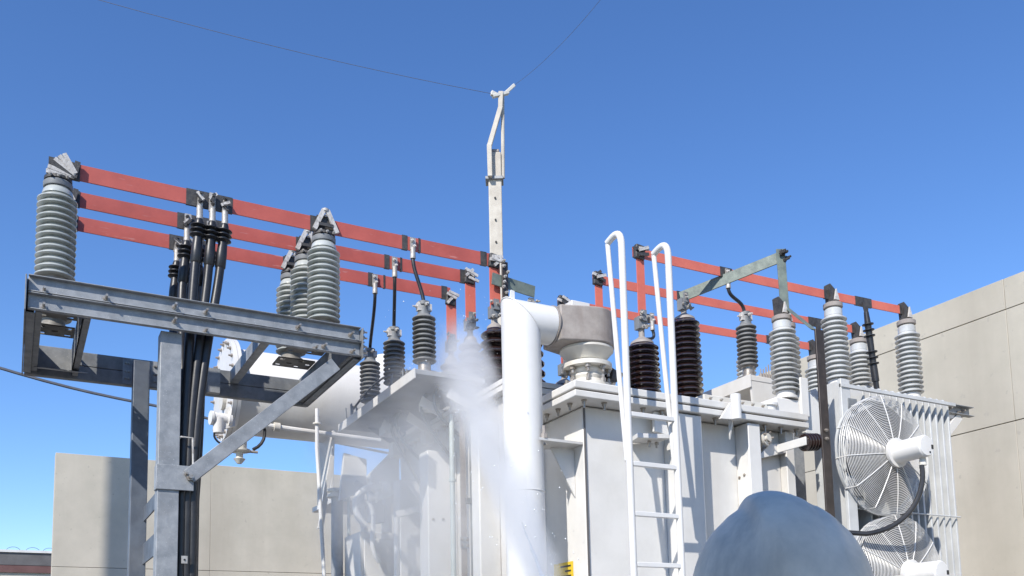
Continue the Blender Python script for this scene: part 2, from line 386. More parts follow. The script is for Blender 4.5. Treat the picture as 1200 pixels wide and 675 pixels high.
# ------------------------------------------------------------------ insulators
def shed_profile(n, rc, rs, z0, z1, alt=0.0):
    pr = [(rc, z0)]; p = (z1 - z0) / n
    for i in range(n):
        r = rs - (alt if i % 2 else 0); z = z0 + i * p
        pr += [(rc, z + .08*p), (rc + (r-rc)*.75, z + .16*p), (r - .003, z + .12*p), (r, z + .2*p), (r, z + .32*p), (r - .004, z + .42*p), (rc + (r-rc)*.45, z + .62*p), (rc + .004, z + .9*p)]
    pr.append((rc, z1)); return pr
def make_post(material, group, fan):
    o = thing('post_insulator', (0,0,0), 'post insulator', 'insulator', group)
    MB().lathe([(.09,0),(.09,.018),(.07,.02),(.07,.06),(.078,.065)], n=32).build('base_flange', 'plate', o)
    MB().lathe([(.08,.0655)] + shed_profile(13, .076, .109, .066, .57) + [(.086,.572),(.08,.60),(.066,.618)], n=40).build('porcelain', material, o)
    MB().lathe([(.066,.6185),(.078,.62),(.08,.627),(.08,.650),(.070,.660),(.05,.662)], n=32).build('cap', 'galv_dark', o)
    MB().lathe([(.07,.6625),(.076,.664),(.076,.682),(.05,.69)], n=24).build('collar', 'tape', o)
    cl = MB(); cl.box((-.055,-.028,.6905),(.055,-.0105,.80)); cl.box((-.05,.0105,.6905),(.05,.028,.79)); cl.build('bus_clamp', 'tape', o)
    if fan:                                          # pleated fan of pale strips at the bar's end
        for k in range(6):
            q = R(183 - k * 12.5); c = V((.088,-.036 - .002*k,.702 + .003*k))
            MB().bar(c, c + V((math.cos(q)*(.155 - .006*k), -.006, math.sin(q)*.118 + .004)), .025, .016, (math.sin(q),0,-math.cos(q))).build('strip', 'strap' if k != 2 else 'tape', o)
        MB().bar((.08,-.040,.69),(.10,-.030,.80),.03,.02,(1,0,0)).build('strip','tape',o)
    else:                                            # A-shaped pair of pale straps
        for s in (-1, 1):
            MB().bar((s*.078,-.046,.688),(s*.012,-.040,.838),.030,.018,(1,0,0)).build('strap', 'strap', o)
        MB().bar((-.05,-.052,.728),(.05,-.052,.728),.022,.010,(0,0,1)).build('tie', 'tape', o)
        MB().lathe([(.0,0),(.022,.004),(.024,.02),(.0,.034)], (0,-.036,.825), n=14).build('apex', 'strap', o)
    bb = Bolts()
    for (x, z) in ((-.045,.672),(.045,.672),(0,.80),(.0,.672)): bolt(bb, (x,-.07 if z < .7 else -.03,z), (0,-1,0), .01, .012, .012)
    bb.build('bolts', 'lug', o)
    return o
pi = make_post('porc', 'grey post insulators on the steel platform', True)
for i, (x, y, lab) in enumerate([(.155,5.75,'front ribbed grey insulator on the left end of the steel platform'),
                                 (.165,6.10,'middle ribbed insulator mostly hidden behind the one at the platform left end'),
                                 (.175,6.45,'rearmost ribbed insulator of the three at the platform left end')]):
    place(pi, i == 0, (x, y, 3.795), lab)
pj = make_post('porc', 'grey post insulators on the steel platform', False)
for i, (x, y, lab) in enumerate([(1.765,5.75,'largest and nearest of three grey insulators on the platform right end'),
                                 (1.745,6.10,'middle of three grey insulators on the platform right end'),
                                 (1.735,6.45,'farthest and leftmost of three grey insulators on the platform right end')]):
    place(pj, i == 0, (x, y, 3.795), lab)
def make_post_r():
    o = thing('post_insulator', (0,0,0), 'post insulator', 'insulator', 'pale post insulators over the radiator')
    MB().lathe([(.09,0),(.09,.02),(.075,.022),(.075,.06)], n=28).build('base_flange', 'white', o)
    MB().lathe([(.08,.0605)] + shed_profile(13, .070, .105, .061, .575) + [(.072,.577),(.072,.625),(.06,.64)], n=36).build('porcelain', 'porc_light', o)
    MB().lathe([(.07,.6405),(.078,.645),(.078,.675),(.06,.685)], n=28).build('cap', 'rust', o)
    MB().prism([(-.05,-.03,.6855),(.05,-.03,.6855),(.03,-.03,.775),(-.05,-.03,.83),(-.06,-.03,.82)], (0,.06,0)).build('bus_clamp', 'tape', o)
    bb = MB(); bb.prism([(-.025,-.05,.70),(.03,-.05,.70),(.0,-.05,.79)], (0,.015,0)); bb.build('strap', 'strap', o)
    return o
pr = make_post_r(); first = True
for (x, row) in ((5.90, 'left'), (6.81, 'right')):
    for y, nm in ((5.10,'nearest'), (5.62,'middle'), (6.14,'farthest')):
        lab = {('left','nearest'):'large pale insulator standing just right of the dark upright bar', ('left','middle'):'pale insulator half hidden behind the dark upright bar',
               ('left','farthest'):'pale insulator far behind the bolted lid end, left of the dark bar', ('right','nearest'):'rightmost pale insulator, set against the concrete wall above the radiator',
               ('right','middle'):'pale insulator behind the black cable end above the radiator', ('right','farthest'):'farthest pale insulator at the end of the lowest orange busbar'}[(row,nm)]
        place(pr, first, (x, y, 3.748), lab, (.86,.86,1.0) if (row, nm) == ('left','farthest') else (1,1,1.06)); first = False
pg = make_post_r(); pg['group'] = None; del pg['group']
place(pg, True, (4.93, 4.74, 3.44), 'pale insulator beneath the hanging grey bar, on the white boxes at the lid end', (.93,.93,.93))

# ------------------------------------------------------------------ cable terminations on the left
def make_term():
    o = thing('cable_termination', (0,0,0), 'cable', 'cable', 'black cable terminations hanging from the red busbars')
    ln_ = random.uniform(.02,.06); lg = MB(); lg.bar((random.uniform(-.006,.006),-.013,-.07),(random.uniform(-.012,.012),-.013,ln_),.036 + random.uniform(-.004,.008),.012,(1,0,0)); lg.cyl((0,-.012,-.05),(0,-.012,-.15),.019,.021,n=14); lg.build('lug', 'lug', o)
    bb = Bolts(); bolt(bb, (0,-.019,.03), (0,-1,0), .013, .012, .012); bolt(bb, (0,-.019,-.02), (0,-1,0), .013, .012, .012); bb.build('bolts', 'tape', o)
    for k in range(2):
        q = random.uniform(.5,1.3) * random.choice((-1,1)); z = random.uniform(-.04,.03)
        MB().bar((-math.cos(q)*.03,-.026,z-math.sin(q)*.03),(math.cos(q)*.03,-.03,z+math.sin(q)*.03),.018,.010,(math.sin(q),0,-math.cos(q))).build('wrap_strip', 'strap' if k else 'tape', o)
    return o
tm = [(0,0,'left'),(1,.078,'middle'),(2,.155,'right')]
proto = None; tmesh = {}
for r_, (y, rowname) in enumerate(((5.735,'nearest'),(6.085,'middle'),(6.435,'farthest'))):
    for k, dx, nm in tm:
        x = (.955, .935, .925)[r_] + dx
        o = make_term()
        o.location = (x, y, 4.53)
        o['label'] = f'{nm} black cable of the three hanging from the {rowname} red busbar'
        t = MB(); prof = [(.021,0),(.027,.02),(.027,.045)]
        for q in range(3):
            z = .05 + q * .032; prof += [(.027,z),(.050,z-.004),(.051,z),(.029,z+.012)]
        prof += [(.030,.16),(.033,.2),(.033,.29),(.027,.30)]
        lean = -.05 - .02 * k + random.uniform(-.03,.03)
        ax = V((lean, .10*(k-1)*.2, -1)).normalized(); p0 = V((x, y - .012, 4.395))
        t.lathe(prof, p0, ax, 18); t.build('shed_sleeve', 'rubber', o)
        pb = p0 + ax * .27
        xe = .872 + .034 * k + (.0, .02, .03)[r_]; ye = 5.68 + .07 * r_
        pts = bez(pb, pb + ax * random.uniform(.25,.5), (xe + random.uniform(-.01,.05), ye, 3.3), (xe, ye, 2.6), 14) + [V((xe, ye, 1.4)), V((xe, ye, 0))]
        MB().tube(pts, .0275, 12).build('cable', 'rubber', o)

# ------------------------------------------------------------------ surge arresters and jumpers
def make_arrester(group):
    o = thing('surge_arrester', (0,0,0), 'arrester', 'surge arrester', group)
    MB().lathe([(.06,0),(.06,.02),(.045,.022),(.045,.085),(.055,.09)], n=24).build('base', 'bolt', o)
    MB().lathe([(.05,.0905)] + shed_profile(10, .052, .083, .091, .43) + [(.05,.432)], n=32).build('housing', 'polymer', o)
    MB().lathe([(.045,.4325),(.045,.45),(.032,.455),(.032,.50),(.042,.505),(.042,.53),(.02,.535)], n=18).build('top_fitting', 'galv_dark', o)
    bb = MB(); bb.box((-.05,-.02,.46),(-.02,.02,.52)); bb.box((.02,-.025,.465),(.052,.02,.515)); bolt(bb, (-.05,0,.49), (-1,0,0)); bolt(bb, (0,-.04,.50), (0,-1,0), .012, .02, .02); bb.build('terminal', 'strap', o)
    return o
ar = make_arrester('grey surge arresters on the left shelf')
AR = [(2.48,5.72,3.585,'nearest and highest grey surge arrester beside the spray'), (2.475,6.28,3.585,'middle grey surge arrester on the misty shelf'), (2.475,6.81,3.585,'darkest and leftmost grey surge arrester beside the platform end')]
for i, (x, y, z, lab) in enumerate(AR): place(ar, i == 0, (x, y, z), lab)
ar2 = make_arrester('x'); del ar2['group']; place(ar2, True, (4.92, 5.10, 3.70), 'slim grey surge arrester on a white shelf behind the lid', (.95,.95,1.0))
def jumper(label, top, end, ctrl, group='jumper leads from the busbars'):
    o = thing('jumper_lead', top, label, 'cable', group)
    t = V(top); l = MB(); l.box(t + V((-.02,-.022,-.085)), t + V((.02,-.011,.005))); l.cyl(t + V((0,-.016,-.07)), t + V((0,-.016,-.15)), .018, .02, n=12); l.build('lug', 'lug', o)
    bb = Bolts(); bolt(bb, t + V((-.008,-.022,-.02)), (0,-1,0), .012, .012, .01); bolt(bb, t + V((.008,-.022,-.06)), (0,-1,0), .012, .012, .01); bb.build('bolts', 'strap', o)
    MB().tube(bez(t + V((0,-.016,-.145)), t + V((0,-.016,-.3)) + V(ctrl), V(end) + V((0,0,.1)), end, 14), .0135, 10).build('cable', 'rubber', o)
jumper('short bent black lead from the nearest red busbar to its arrester', (2.405,5.745,4.575), (2.48,5.72,4.10), (0,0,.05))
jumper('black lead from the middle red busbar to the middle arrester', (2.405,6.095,4.575), (2.475,6.28,4.10), (-.0,.0,0))
jumper('straight black lead from the farthest red busbar to the dark arrester', (2.38,6.445,4.575), (2.475,6.81,4.10), (0,0,0))
jumper('short curved black lead from the nearest orange busbar to the slim arrester', (4.74,5.095,4.535), (4.90,5.09,4.23), (0,0,.06), 'short leads on the right')
jumper('short black lead beside the ladder from the farthest orange busbar', (4.80,6.12,4.555), (4.66,6.08,4.25), (.06,0,.02), 'short leads on the right')

# ------------------------------------------------------------------ transformer
tr = thing('power_transformer', (3.9, 5.8, 0), 'white power transformer with bolted lid and deep stiffening ribs', 'transformer')
tk = MB(); tk.box((3.16,4.76,.4),(4.86,7.1,3.195)); tank = tk.build('tank', 'white', tr, .012)
MB().box((3.1,4.6,.0),(4.9,7.2,.395)).build('plinth', 'concrete', tr)
ld = MB(); ld.box((3.0,4.60,3.20),(5.0,7.25,3.243)); ld.build('lid', 'white', tr, .006)
ld = MB(); ld.box((3.0,4.602,3.256),(5.0,7.25,3.305)); ld.build('lid', 'white', tr, .006)
MB().box((3.03,4.63,3.2435),(4.97,7.2,3.2555)).build('gasket', 'tape', tr)
def ribbox(lo, hi): MB().box(lo, hi).build('rib', 'white', tr, .008)
ribbox((3.80,4.625,.5),(4.02,4.758,3.19)); ribbox((4.43,4.625,.5),(4.545,4.758,3.19))
ribbox((3.795,4.62,.45),(3.80,4.758,3.0))
# narrow side seen at the corner with its edge line
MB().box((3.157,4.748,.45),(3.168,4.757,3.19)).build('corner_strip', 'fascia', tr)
bt = None
def lidbolt(x, y):
    global bt
    if bt is None:
        mb = MB(); mb.lathe([(.019,0),(.019,-.006),(.014,-.0065),(.014,-.022),(.008,-.0225),(.008,-.05)], n=8); bt = mb.build('lid_bolt', 'bolt', tr)
        bt.location = V((x, y, 3.1995)) - tr.location; bt.data.transform(Matrix.Translation(tr.location))
    else:
        c = bt.copy(); col.objects.link(c); c.location = V((x, y, 3.1995)) - tr.location
for k in range(13): lidbolt(3.10 + k * .152, 4.655)
for k in range(4): lidbolt(3.06, 4.76 + k * .14)
# cover plates on the lid
c = MB(); c.box((4.08,4.66,3.306),(4.66,5.7,3.36)); c.build('cover_plate', 'cream', tr, .005)
bb = Bolts()
for k in range(6): bolt(bb, (4.13 + k*.096, 4.658, 3.333), (0,-1,0), .009, .01, .012)
bb.build('cover_bolts', 'bolt', tr)
# lifting lugs with gussets
def lug(x):
    o = MB(); o.cyl((x,4.545,3.17),(x,4.545,3.345),.036,n=20); l = o.build('lifting_lug', 'white_clean', tr, .003)
    MB().prism([(x-.006,4.575,3.19),(x-.006,4.62,3.19),(x-.006,4.62,3.05)], (.012,0,0)).build('gusset', 'white', l)
    MB().prism([(x-.12,4.565,3.172),(x-.037,4.55,3.172),(x-.037,4.55,3.29)], (0,.02,0)).build('gusset_plate', 'white', l)
lug(4.255)
MB().prism([(3.66,4.67,3.06),(3.66,4.67,3.195),(3.74,4.67,3.195),(3.78,4.67,3.04)], (0,.03,0)).build('stiffener', 'white', tr, .003)
MB().prism([(3.46,4.60,2.98),(3.72,4.60,3.00),(3.72,4.74,3.00),(3.50,4.74,2.98)], (0,0,.03)).build('bracket', 'white', tr, .003)
bb = Bolts(); bolt(bb,(3.60,4.66,2.985),(0,0,-1),.014,.02,.02); bolt(bb,(3.66,4.66,2.985),(0,0,-1),.014,.02,.02); bb.build('bracket_bolts','bolt',tr)
# right end: valve, angled plates and boxes on the lid end
MB().prism([(4.545,4.70,2.95),(4.86,4.70,3.03),(4.86,4.70,3.10),(4.70,4.70,3.08),(4.6,4.70,2.99)], (0,.02,0)).build('pipe_bracket', 'white', tr, .004)
vv = MB(); vv.lathe([(.05,0),(.05,.02),(.036,.022),(.036,.07),(.055,.072),(.055,.09),(.03,.095),(.03,.11)], (4.62,4.75,3.095), (.25,-1,.15), 20); valve = vv.build('drain_valve', 'cream', tr)
bb = Bolts()
for k in range(5):
    q = 2*math.pi*k/5; bolt(bb, V((4.636,4.66,3.108)) + V((math.cos(q)*.038,0,math.sin(q)*.038)), (.25,-1,.15), .009, .012, .014)
bb.build('valve_bolts', 'rust', valve)
MB().lathe([(.058,0),(.058,.02),(.045,.03)], (4.60,4.79,3.08), (.25,-1,.15), 16).build('valve_flange', 'rust', tr)
MB().box((4.86,4.70,2.2),(4.94,4.9,3.19)).build('end_rib', 'white', tr, .006)
MB().box((4.77,4.68,3.306),(5.0,4.92,3.43)).build('terminal_box', 'white_clean', tr, .01)
MB().box((5.0,4.66,3.306),(5.08,4.82,3.60)).build('terminal_box', 'white_clean', tr, .006)
MB().prism([(5.09,4.72,3.2),(5.30,4.72,3.2),(5.28,4.72,3.42),(5.12,4.72,3.55)], (0,.12,0)).build('duct', 'white_clean', tr, .01)
MB().lathe([(.06,0),(.06,.05),(.075,.052),(.075,.07),(.05,.075)], (4.72,4.72,3.306), n=24).build('filler_cap', 'white_clean', tr)
# low voltage turret at the rear left
lv = MB(); lv.box((2.90,5.26,.45),(3.155,7.2,3.39)); lv.build('turret', 'white', tr, .01)
MB().box((3.156,5.26,3.307),(3.62,7.2,3.39)).build('turret', 'white', tr, .01)
MB().box((2.84,5.20,3.392),(3.66,7.25,3.43)).build('turret_lid', 'white', tr, .004)
MB().box((2.84,5.202,3.438),(3.66,7.25,3.475)).build('turret_lid', 'white', tr, .004)
MB().box((2.87,5.23,3.4305),(3.6,7.2,3.4375)).build('gasket', 'tape', tr)
bb = Bolts()
for k in range(14): bolt(bb, (2.87, 5.27 + k*.14, 3.391), (0,0,-1), .013, .018, .025)
for k in range(5): bolt(bb, (2.95 + k*.14, 5.23, 3.391), (0,0,-1), .013, .018, .025)
bb.build('turret_bolts', 'bolt', tr)
ribbox((2.66,6.10,.5),(2.899,6.26,3.15)); ribbox((2.74,5.42,.5),(2.899,5.54,3.22)); ribbox((2.70,6.75,.5),(2.899,6.9,3.05))
bb = Bolts(); bolt(bb,(2.70,6.10,2.63),(0,-1,0),.011,.008,.004); bolt(bb,(2.78,6.10,2.635),(0,-1,0),.011,.008,.004); bb.build('rib_bolts','bolt',tr)
bb = Bolts(); bolt(bb,(4.43,4.68,2.83),(-1,0,0),.011,.006,.004); bolt(bb,(4.43,4.73,2.82),(-1,0,0),.011,.006,.004); bb.build('rib_bolts','bolt',tr)
# left shelf carrying the arresters
shf = MB(); shf.box((2.36,5.60,3.545),(2.898,7.25,3.580)); shelf = shf.build('arrester_shelf', 'shelfgrey', tr, .004)
MB().box((2.352,5.595,3.515),(2.3595,7.25,3.583)).build('lip', 'white', shelf)
for y in (5.75, 6.45, 7.1): MB().prism([(2.56,y,3.544),(2.898,y,3.544),(2.898,y,3.34)], (0,.012,0)).build('gusset', 'shelfgrey', shelf)
for (x, y, z, w_, h_, d_) in ((2.70,5.70,3.36,.10,.09,.09),(2.58,5.95,3.42,.12,.05,.12),(2.78,6.42,3.28,.08,.14,.1),(2.55,6.7,3.40,.14,.07,.12),(2.74,7.0,3.30,.1,.12,.1)):
    MB().box((x,y,z),(x+w_,y+d_,z+h_)).build('terminal_box', 'white', shelf, .006)
for (y, x1) in ((5.66,2.62),(5.92,2.52),(6.36,2.6),(6.64,2.5)):
    MB().prism([(x1,y,3.43),(x1+.16,y,3.36),(x1+.20,y,3.40),(x1+.03,y,3.50)], (0,.012,0)).build('hanger', 'white', shelf, .002)
for (y, z) in ((5.78,3.2),(6.0,3.1),(6.5,3.15),(6.6,3.0)):
    MB().tube(bez((2.62,y,3.54),(2.5,y,3.40),(2.66,y+.05,3.30),(2.86,y+.1,z),10),.012,6).build('conduit','galv_dark',shelf)
sk = MB()
for (cx, cyy) in ((2.41,7.05),(2.42,6.10)):
    for k in range(7):
        x, y = cx + random.uniform(-.02,.05), cyy + random.uniform(-.12,.12)
        sk.cyl((x,y,3.581),(x + random.uniform(-.01,.01),y,3.68 + random.uniform(0,.05)),.006,n=6); sk.cyl((x,y,3.581),(x,y,3.61),.014,n=8)
sk.build('studs', 'galv_dark', shelf)
MB().tube(bez((2.40,7.0,3.66),(2.4,6.7,3.72),(2.42,6.4,3.80),(2.45,6.1,3.70),10),.009,6).build('earth_lead', 'rubber', shelf)
MB().tube(bez((2.45,6.1,3.70),(2.6,5.9,3.74),(2.75,5.85,3.62),(2.88,5.6,3.50),10),.012,6).build('earth_lead', 'rubber', shelf)
# right shelf carrying the slim arrester
shf = MB(); shf.box((4.845,5.0,3.652),(5.25,6.4,3.695)); shelf2 = shf.build('arrester_shelf', 'white', tr, .004)
MB().box((4.837,4.995,3.60),(4.8445,6.4,3.698)).build('lip', 'white', shelf2)
MB().prism([(4.85,5.004,3.651),(5.25,5.004,3.651),(5.25,5.004,3.306),(4.87,5.004,3.306)], (0,.02,0)).build('gusset', 'white', shelf2)
sk = MB()
for k in range(6):
    x = 4.98 + k*.028; sk.cyl((x,5.03,3.70),(x,5.03,3.76 + random.uniform(0,.06)),.005,n=6); sk.cyl((x,5.03,3.70),(x,5.03,3.73),.012,n=8)
sk.build('studs', 'rust', shelf2)
# warning sign low on the side face
sg = MB(); sg.box((3.154,4.93,2.02),(3.159,5.16,2.215)); sign = sg.build('warning_sign', 'yellow', tr)
ln = MB()
for k in range(5): ln.box((3.1525,4.95,2.055 + k*.032),(3.1535,5.02 + .11*((k*7)%3)/2,2.066 + k*.032))
ln.build('printed_lines', 'black', sign)

# ------------------------------------------------------------------ bushings
def bushing(loc, label, h, rb_, rt_, rs_, n, material, group, name='bushing', link=None, linkmat='orange', basemat='cream', neck=.12):
    o = thing(name, loc, label, 'bushing', group)
    L = V(loc)
    MB().lathe([(rb_*1.35,0),(rb_*1.35,.025),(rb_*1.05,.027),(rb_*1.05,.06)], L, n=30).build('flange', basemat, o)
    pr = [(rb_*1.0,.0605)]; z0, z1 = .062, h - neck; p = (z1 - z0) / n
    for i in range(n):
        t = i / max(1, n-1); rc = rb_*(1-t) + rt_*t; rs = rc + rs_; z = z0 + i*p
        pr += [(rc,z+.05*p),(rs-.004,z+.16*p),(rs,z+.25*p),(rs,z+.38*p),(rs-.006,z+.48*p),(rc+.004,z+.82*p)]
    pr += [(rt_,z1)]
    MB().lathe(pr, L, n=40).build('porcelain', material, o)
    MB().lathe([(rt_*1.02,z1+.0005),(rt_*.95,z1+.02),(rt_*.5,z1+.045),(.022,z1+.06),(.022,h)], L, n=24).build('cap', 'rust', o)
    cl = MB(); T = L + V((0,0,h)); cl.box(T + V((-.04,-.03,-.035)), T + V((.01,.03,.055))); cl.box(T + V((.012,-.025,-.02)), T + V((.04,.03,.07))); cl.box(T + V((-.025,-.045,.02)), T + V((.02,-.031,.10))); cl.build('terminal_clamp', 'galv_dark', o)
    bb = Bolts()
    for k in range(7): bolt(bb, T + V((random.uniform(-.045,.045), -.035, random.uniform(-.04,.09))), (random.uniform(-.6,.6),-1,random.uniform(-.4,.4)), .012, .015, .02)
    bb.build('bolts', 'lug', o)
    if link:
        MB().bar(T + V((0,-.016,.03)), T + V((0,-.016,link)), .085 if L.x < 3.5 else .065, .01, (1,0,0)).build('link_bar', linkmat, o)
        K = T + V((0,-.02,link)); jm = MB(); jm.bar(K + V((-.012,0,-.095)), K + V((.0,0,.012)), .082, .036, (1,0,0)); jm.build('joint_wrap', 'tape', o, .008)
        for k in range(4):
            q = random.uniform(-.7,.9); c = K + V((random.uniform(-.03,.02), -.022 - .004*k, -.035 + random.uniform(-.03,.03)))
            dv = V((math.cos(q)*.045,0,math.sin(q)*.045)); MB().bar(c - dv, c + dv, .022, .012, (math.sin(q),0,-math.cos(q))).build('wrap_strip', 'strap' if k % 2 or L.x < 3.5 else 'tape', o)
    return o
gl = 'low voltage bushings on the turret'
bushing((3.06,5.75,3.476), 'dark ribbed bushing partly hidden by the tall white pipe', .66, .085, .06, .045, 7, 'brown', gl, link=.44)
bushing((3.03,6.10,3.476), 'tan capped bushing at the right rim of the spray', .68, .085, .05, .04, 7, 'polymer', gl, link=.425)
bushing((3.03,6.45,3.476), 'bushing half lost in the white spray', .62, .085, .05, .04, 7, 'polymer', gl, link=.44)
bushing((3.36,5.75,3.476), 'bushing top peeping over the white elbow pipe', .72, .08, .05, .04, 7, 'brown', gl)
o = thing('grey_link_bar', (3.06,5.74,4.42), 'short grey flat bar running right behind the white elbow pipe', 'busbar')
MB().bar((3.02,5.70,4.385),(3.38,5.70,4.345),.09,.01,(0,0,1)).build('bar','alu',o)
o = thing('upright_bar', (3.115,5.68,3.476), 'dark upright flat bar beside the left edge of the white pipe', 'busbar')
MB().box((3.09,5.672,3.476),(3.14,5.684,4.52)).build('bar','earth',o,.002)
bb = Bolts()
for k in range(9): bolt(bb, (3.115 + random.uniform(-.02,.02), 5.671, 4.20 + k*.04), (random.uniform(-.3,.3),-1,0), .013, .014, .016)
bb.build('bolts','lug',o)
gh = 'dark brown bushings on the lid'
bushing((3.91,5.10,3.306), 'dark brown bushing between the ladder rails', .66, .095, .085, .032, 11, 'brown', gh, link=.58, neck=.15)
bushing((3.90,5.62,3.306), 'dark brown bushing peeping out right of the bellows', .62, .09, .075, .038, 9, 'brown', gh, link=.62)
bushing((3.90,6.14,3.306), 'dark brown bushing hidden behind the grey relief housing', .62, .09, .075, .038, 9, 'brown', gh, link=.62)
bushing((4.52,5.35,3.362), 'tallest dark brown bushing, right of the ladder under the grey bar', .94, .098, .085, .032, 17, 'brown', gh)
# grey aluminium neutral connection
o = thing('grey_flat_bar', (4.52,5.33,4.36), 'mottled grey flat bar rising right then bending down to an insulator', 'busbar')
MB().bar((4.50,5.36,4.375),(4.985,4.745,4.555),.085,.012,(0,0,1)).build('sloping_bar','alu',o,.002)
MB().bar((4.955,4.735,4.60),(4.965,4.735,4.10),.065,.012,(1,-.55,0)).build('hanging_bar','alu',o,.002)
bb = Bolts()
for k in range(6): bolt(bb, (4.97+random.uniform(-.035,.035),4.725,4.535+random.uniform(-.04,.04)), (.3,-1,.1), .016, .016, .03)
bb.build('bolts','tape',o)
MB().bar((4.97,4.72,4.14),(4.91,4.42,3.86),.05,.008,(1,0,0)).build('tail_strap','alu',o,.001)

# ------------------------------------------------------------------ dark earthing bar on its horizontal insulator
o = thing('earthing_bar', (4.94,4.40,0), 'dark brown upright bar in front of the transformer right end', 'busbar')
MB().box((4.895,4.395,0),(4.975,4.41,3.86)).build('bar','earth',o,.003)
bb = Bolts(); bolt(bb,(4.93,4.394,3.13),(0,-1,0),.013,.012,.01); bolt(bb,(4.93,4.394,3.07),(0,-1,0),.013,.012,.01); bb.build('bolts','bolt',o)
o = thing('support_insulator', (4.80,4.46,3.06), 'short dark brown ribbed insulator lying behind the dark upright bar', 'insulator')
MB().lathe([(.03,0)]+shed_profile(5,.045,.062,.0,.135)+[(.03,.137)], (4.785,4.46,3.045), (.98,.0,.12), 28).build('porcelain','brown',o)
MB().box((4.77,4.43,3.02),(4.784,4.70,3.08)).build('arm','white',o,.003)

# ------------------------------------------------------------------ white elbow pipe and relief housing
wp = thing('elbow_pipe', (2.78,4.87,0), 'thick white upright pipe with a mitred elbow at its top', 'pipe')
pc = V((2.78,4.87,0)); rp = .125; zt = 3.86
mb = MB(); n = 40; pts = []; fs = []
ring = lambda f: [f(2*math.pi*k/n) for k in range(n)]
zc = zt - rp
pts += ring(lambda q: pc + V((rp*math.cos(q), rp*math.sin(q), 0)))
pts += ring(lambda q: pc + V((rp*math.cos(q), rp*math.sin(q), zc - rp*math.cos(q))))      # mitre
pts += ring(lambda q: V((2.99, pc.y + rp*math.sin(q), zc - rp*math.cos(q))))
for i in range(2):
    for k in range(n): fs.append((i*n+k, i*n+(k+1)%n, (i+1)*n+(k+1)%n, (i+1)*n+k))
mb.add(pts, fs); mb.build('pipe', 'white_clean', wp, sharp=25)
MB().prism([(2.70,4.86,zt-.01),(2.735,4.86,zt-.01),(2.735,4.86,zt+.06),(2.71,4.86,zt+.065)], (0,.014,0)).build('lifting_eye','white_clean',wp)
MB().lathe([(rp-.004,0),(rp+.006,.003),(rp+.006,.012),(rp-.004,.015)], (2.992,4.87,zc), (1,0,0), 36).build('joint_ring','rust',wp)
MB().prism([(2.80,4.715,2.93),(3.157,4.77,2.945),(3.157,4.95,2.945),(2.91,4.95,2.93),(2.91,4.80,2.93),(2.85,4.742,2.93)], (0,0,.016)).build('wall_bracket','white',wp)
MB().prism([(2.98,4.875,2.93),(3.157,4.875,2.93),(3.157,4.875,2.62)], (0,.012,0)).build('bracket_gusset','white',wp)
for z in (1.35, 2.62):
    MB().lathe([(rp-.002,0),(rp+.0035,.003),(rp+.0035,.008),(rp-.002,.011)], (2.78,4.87,z), n=40).build('weld_seam','white_clean',wp)
sm = MB(); sm.tube([pc + V(((rp+.001)*math.cos(q),(rp+.001)*math.sin(q),zc-(rp+.001)*math.cos(q))) for q in (2*math.pi*k/48 for k in range(48))],.004,6,True); sm.build('weld_seam','white_clean',wp)
bb = Bolts(); bolt(bb,(2.85,4.736,2.947),(0,0,1),.02,.03,.05); bb.build('bracket_bolt','rust',wp)
rh = thing('relief_housing', (3.26,4.87,3.306), 'rusty grey drum shaped housing on cream bellows at the lid corner', 'relief valve')
hb = MB()
# drum with a tapering snout towards the pipe
nn = 36; prof = []
cxy = V((3.275,4.87)); rr = .185
left = []
for k in range(nn + 1):
    q = R(105) - R(210) * k / nn; left.append((cxy.x + rr*math.cos(q), cxy.y + rr*math.sin(q)))
poly = [(3.008,4.87-.115),] + [(x, y) for (x, y) in left[::-1]] + [(3.008,4.87+.115)]
hb.prism([(x, y, 3.612) for x, y in poly], (0,0,.235)); hb.build('drum','rust',rh,.01,25)
MB().lathe([(.115,0),(.12,.06)], (3.0075,4.87,zc), (1,0,0), 30).build('snout','rust',rh)
MB().box((3.12,4.79,3.85),(3.26,4.90,3.905)).build('top_box','white',rh,.004)
MB().lathe([(.12,0),(.17,.06),(.178,.065),(.178,.08),(.10,.082)], (3.275,4.87,3.529), n=36).build('cone','cream',rh)
MB().lathe([(.165,0),(.165,.028),(.115,.03),(.112,.05)], (3.275,4.87,3.478), n=36).build('flange','cream',rh)
MB().lathe([(.115,0),(.105,.02),(.115,.04),(.105,.06),(.115,.08),(.11,.098)], (3.275,4.87,3.379), n=32).build('bellows','cream',rh)
MB().lathe([(.15,0),(.15,.03),(.12,.032),(.12,.041)], (3.275,4.87,3.337), n=36).build('flange','cream',rh)
MB().lathe([(.13,0),(.13,.03)], (3.275,4.87,3.3065), n=36).build('neck','cream',rh)
bb = Bolts()
for k in range(8):
    q = 2*math.pi*(k+.3)/8
    for (z, d) in ((3.4775,-1),(3.3675,1)): bolt(bb, (3.275+.138*math.cos(q),4.87+.138*math.sin(q),z), (0,0,d), .019, .022, .024)
bb.build('bolts','bolt',rh)
MB().prism([(3.42,4.80,3.42),(3.50,4.80,3.42),(3.52,4.80,3.47),(3.44,4.80,3.49)], (0,.06,0)).build('limit_switch','tape',rh,.004)

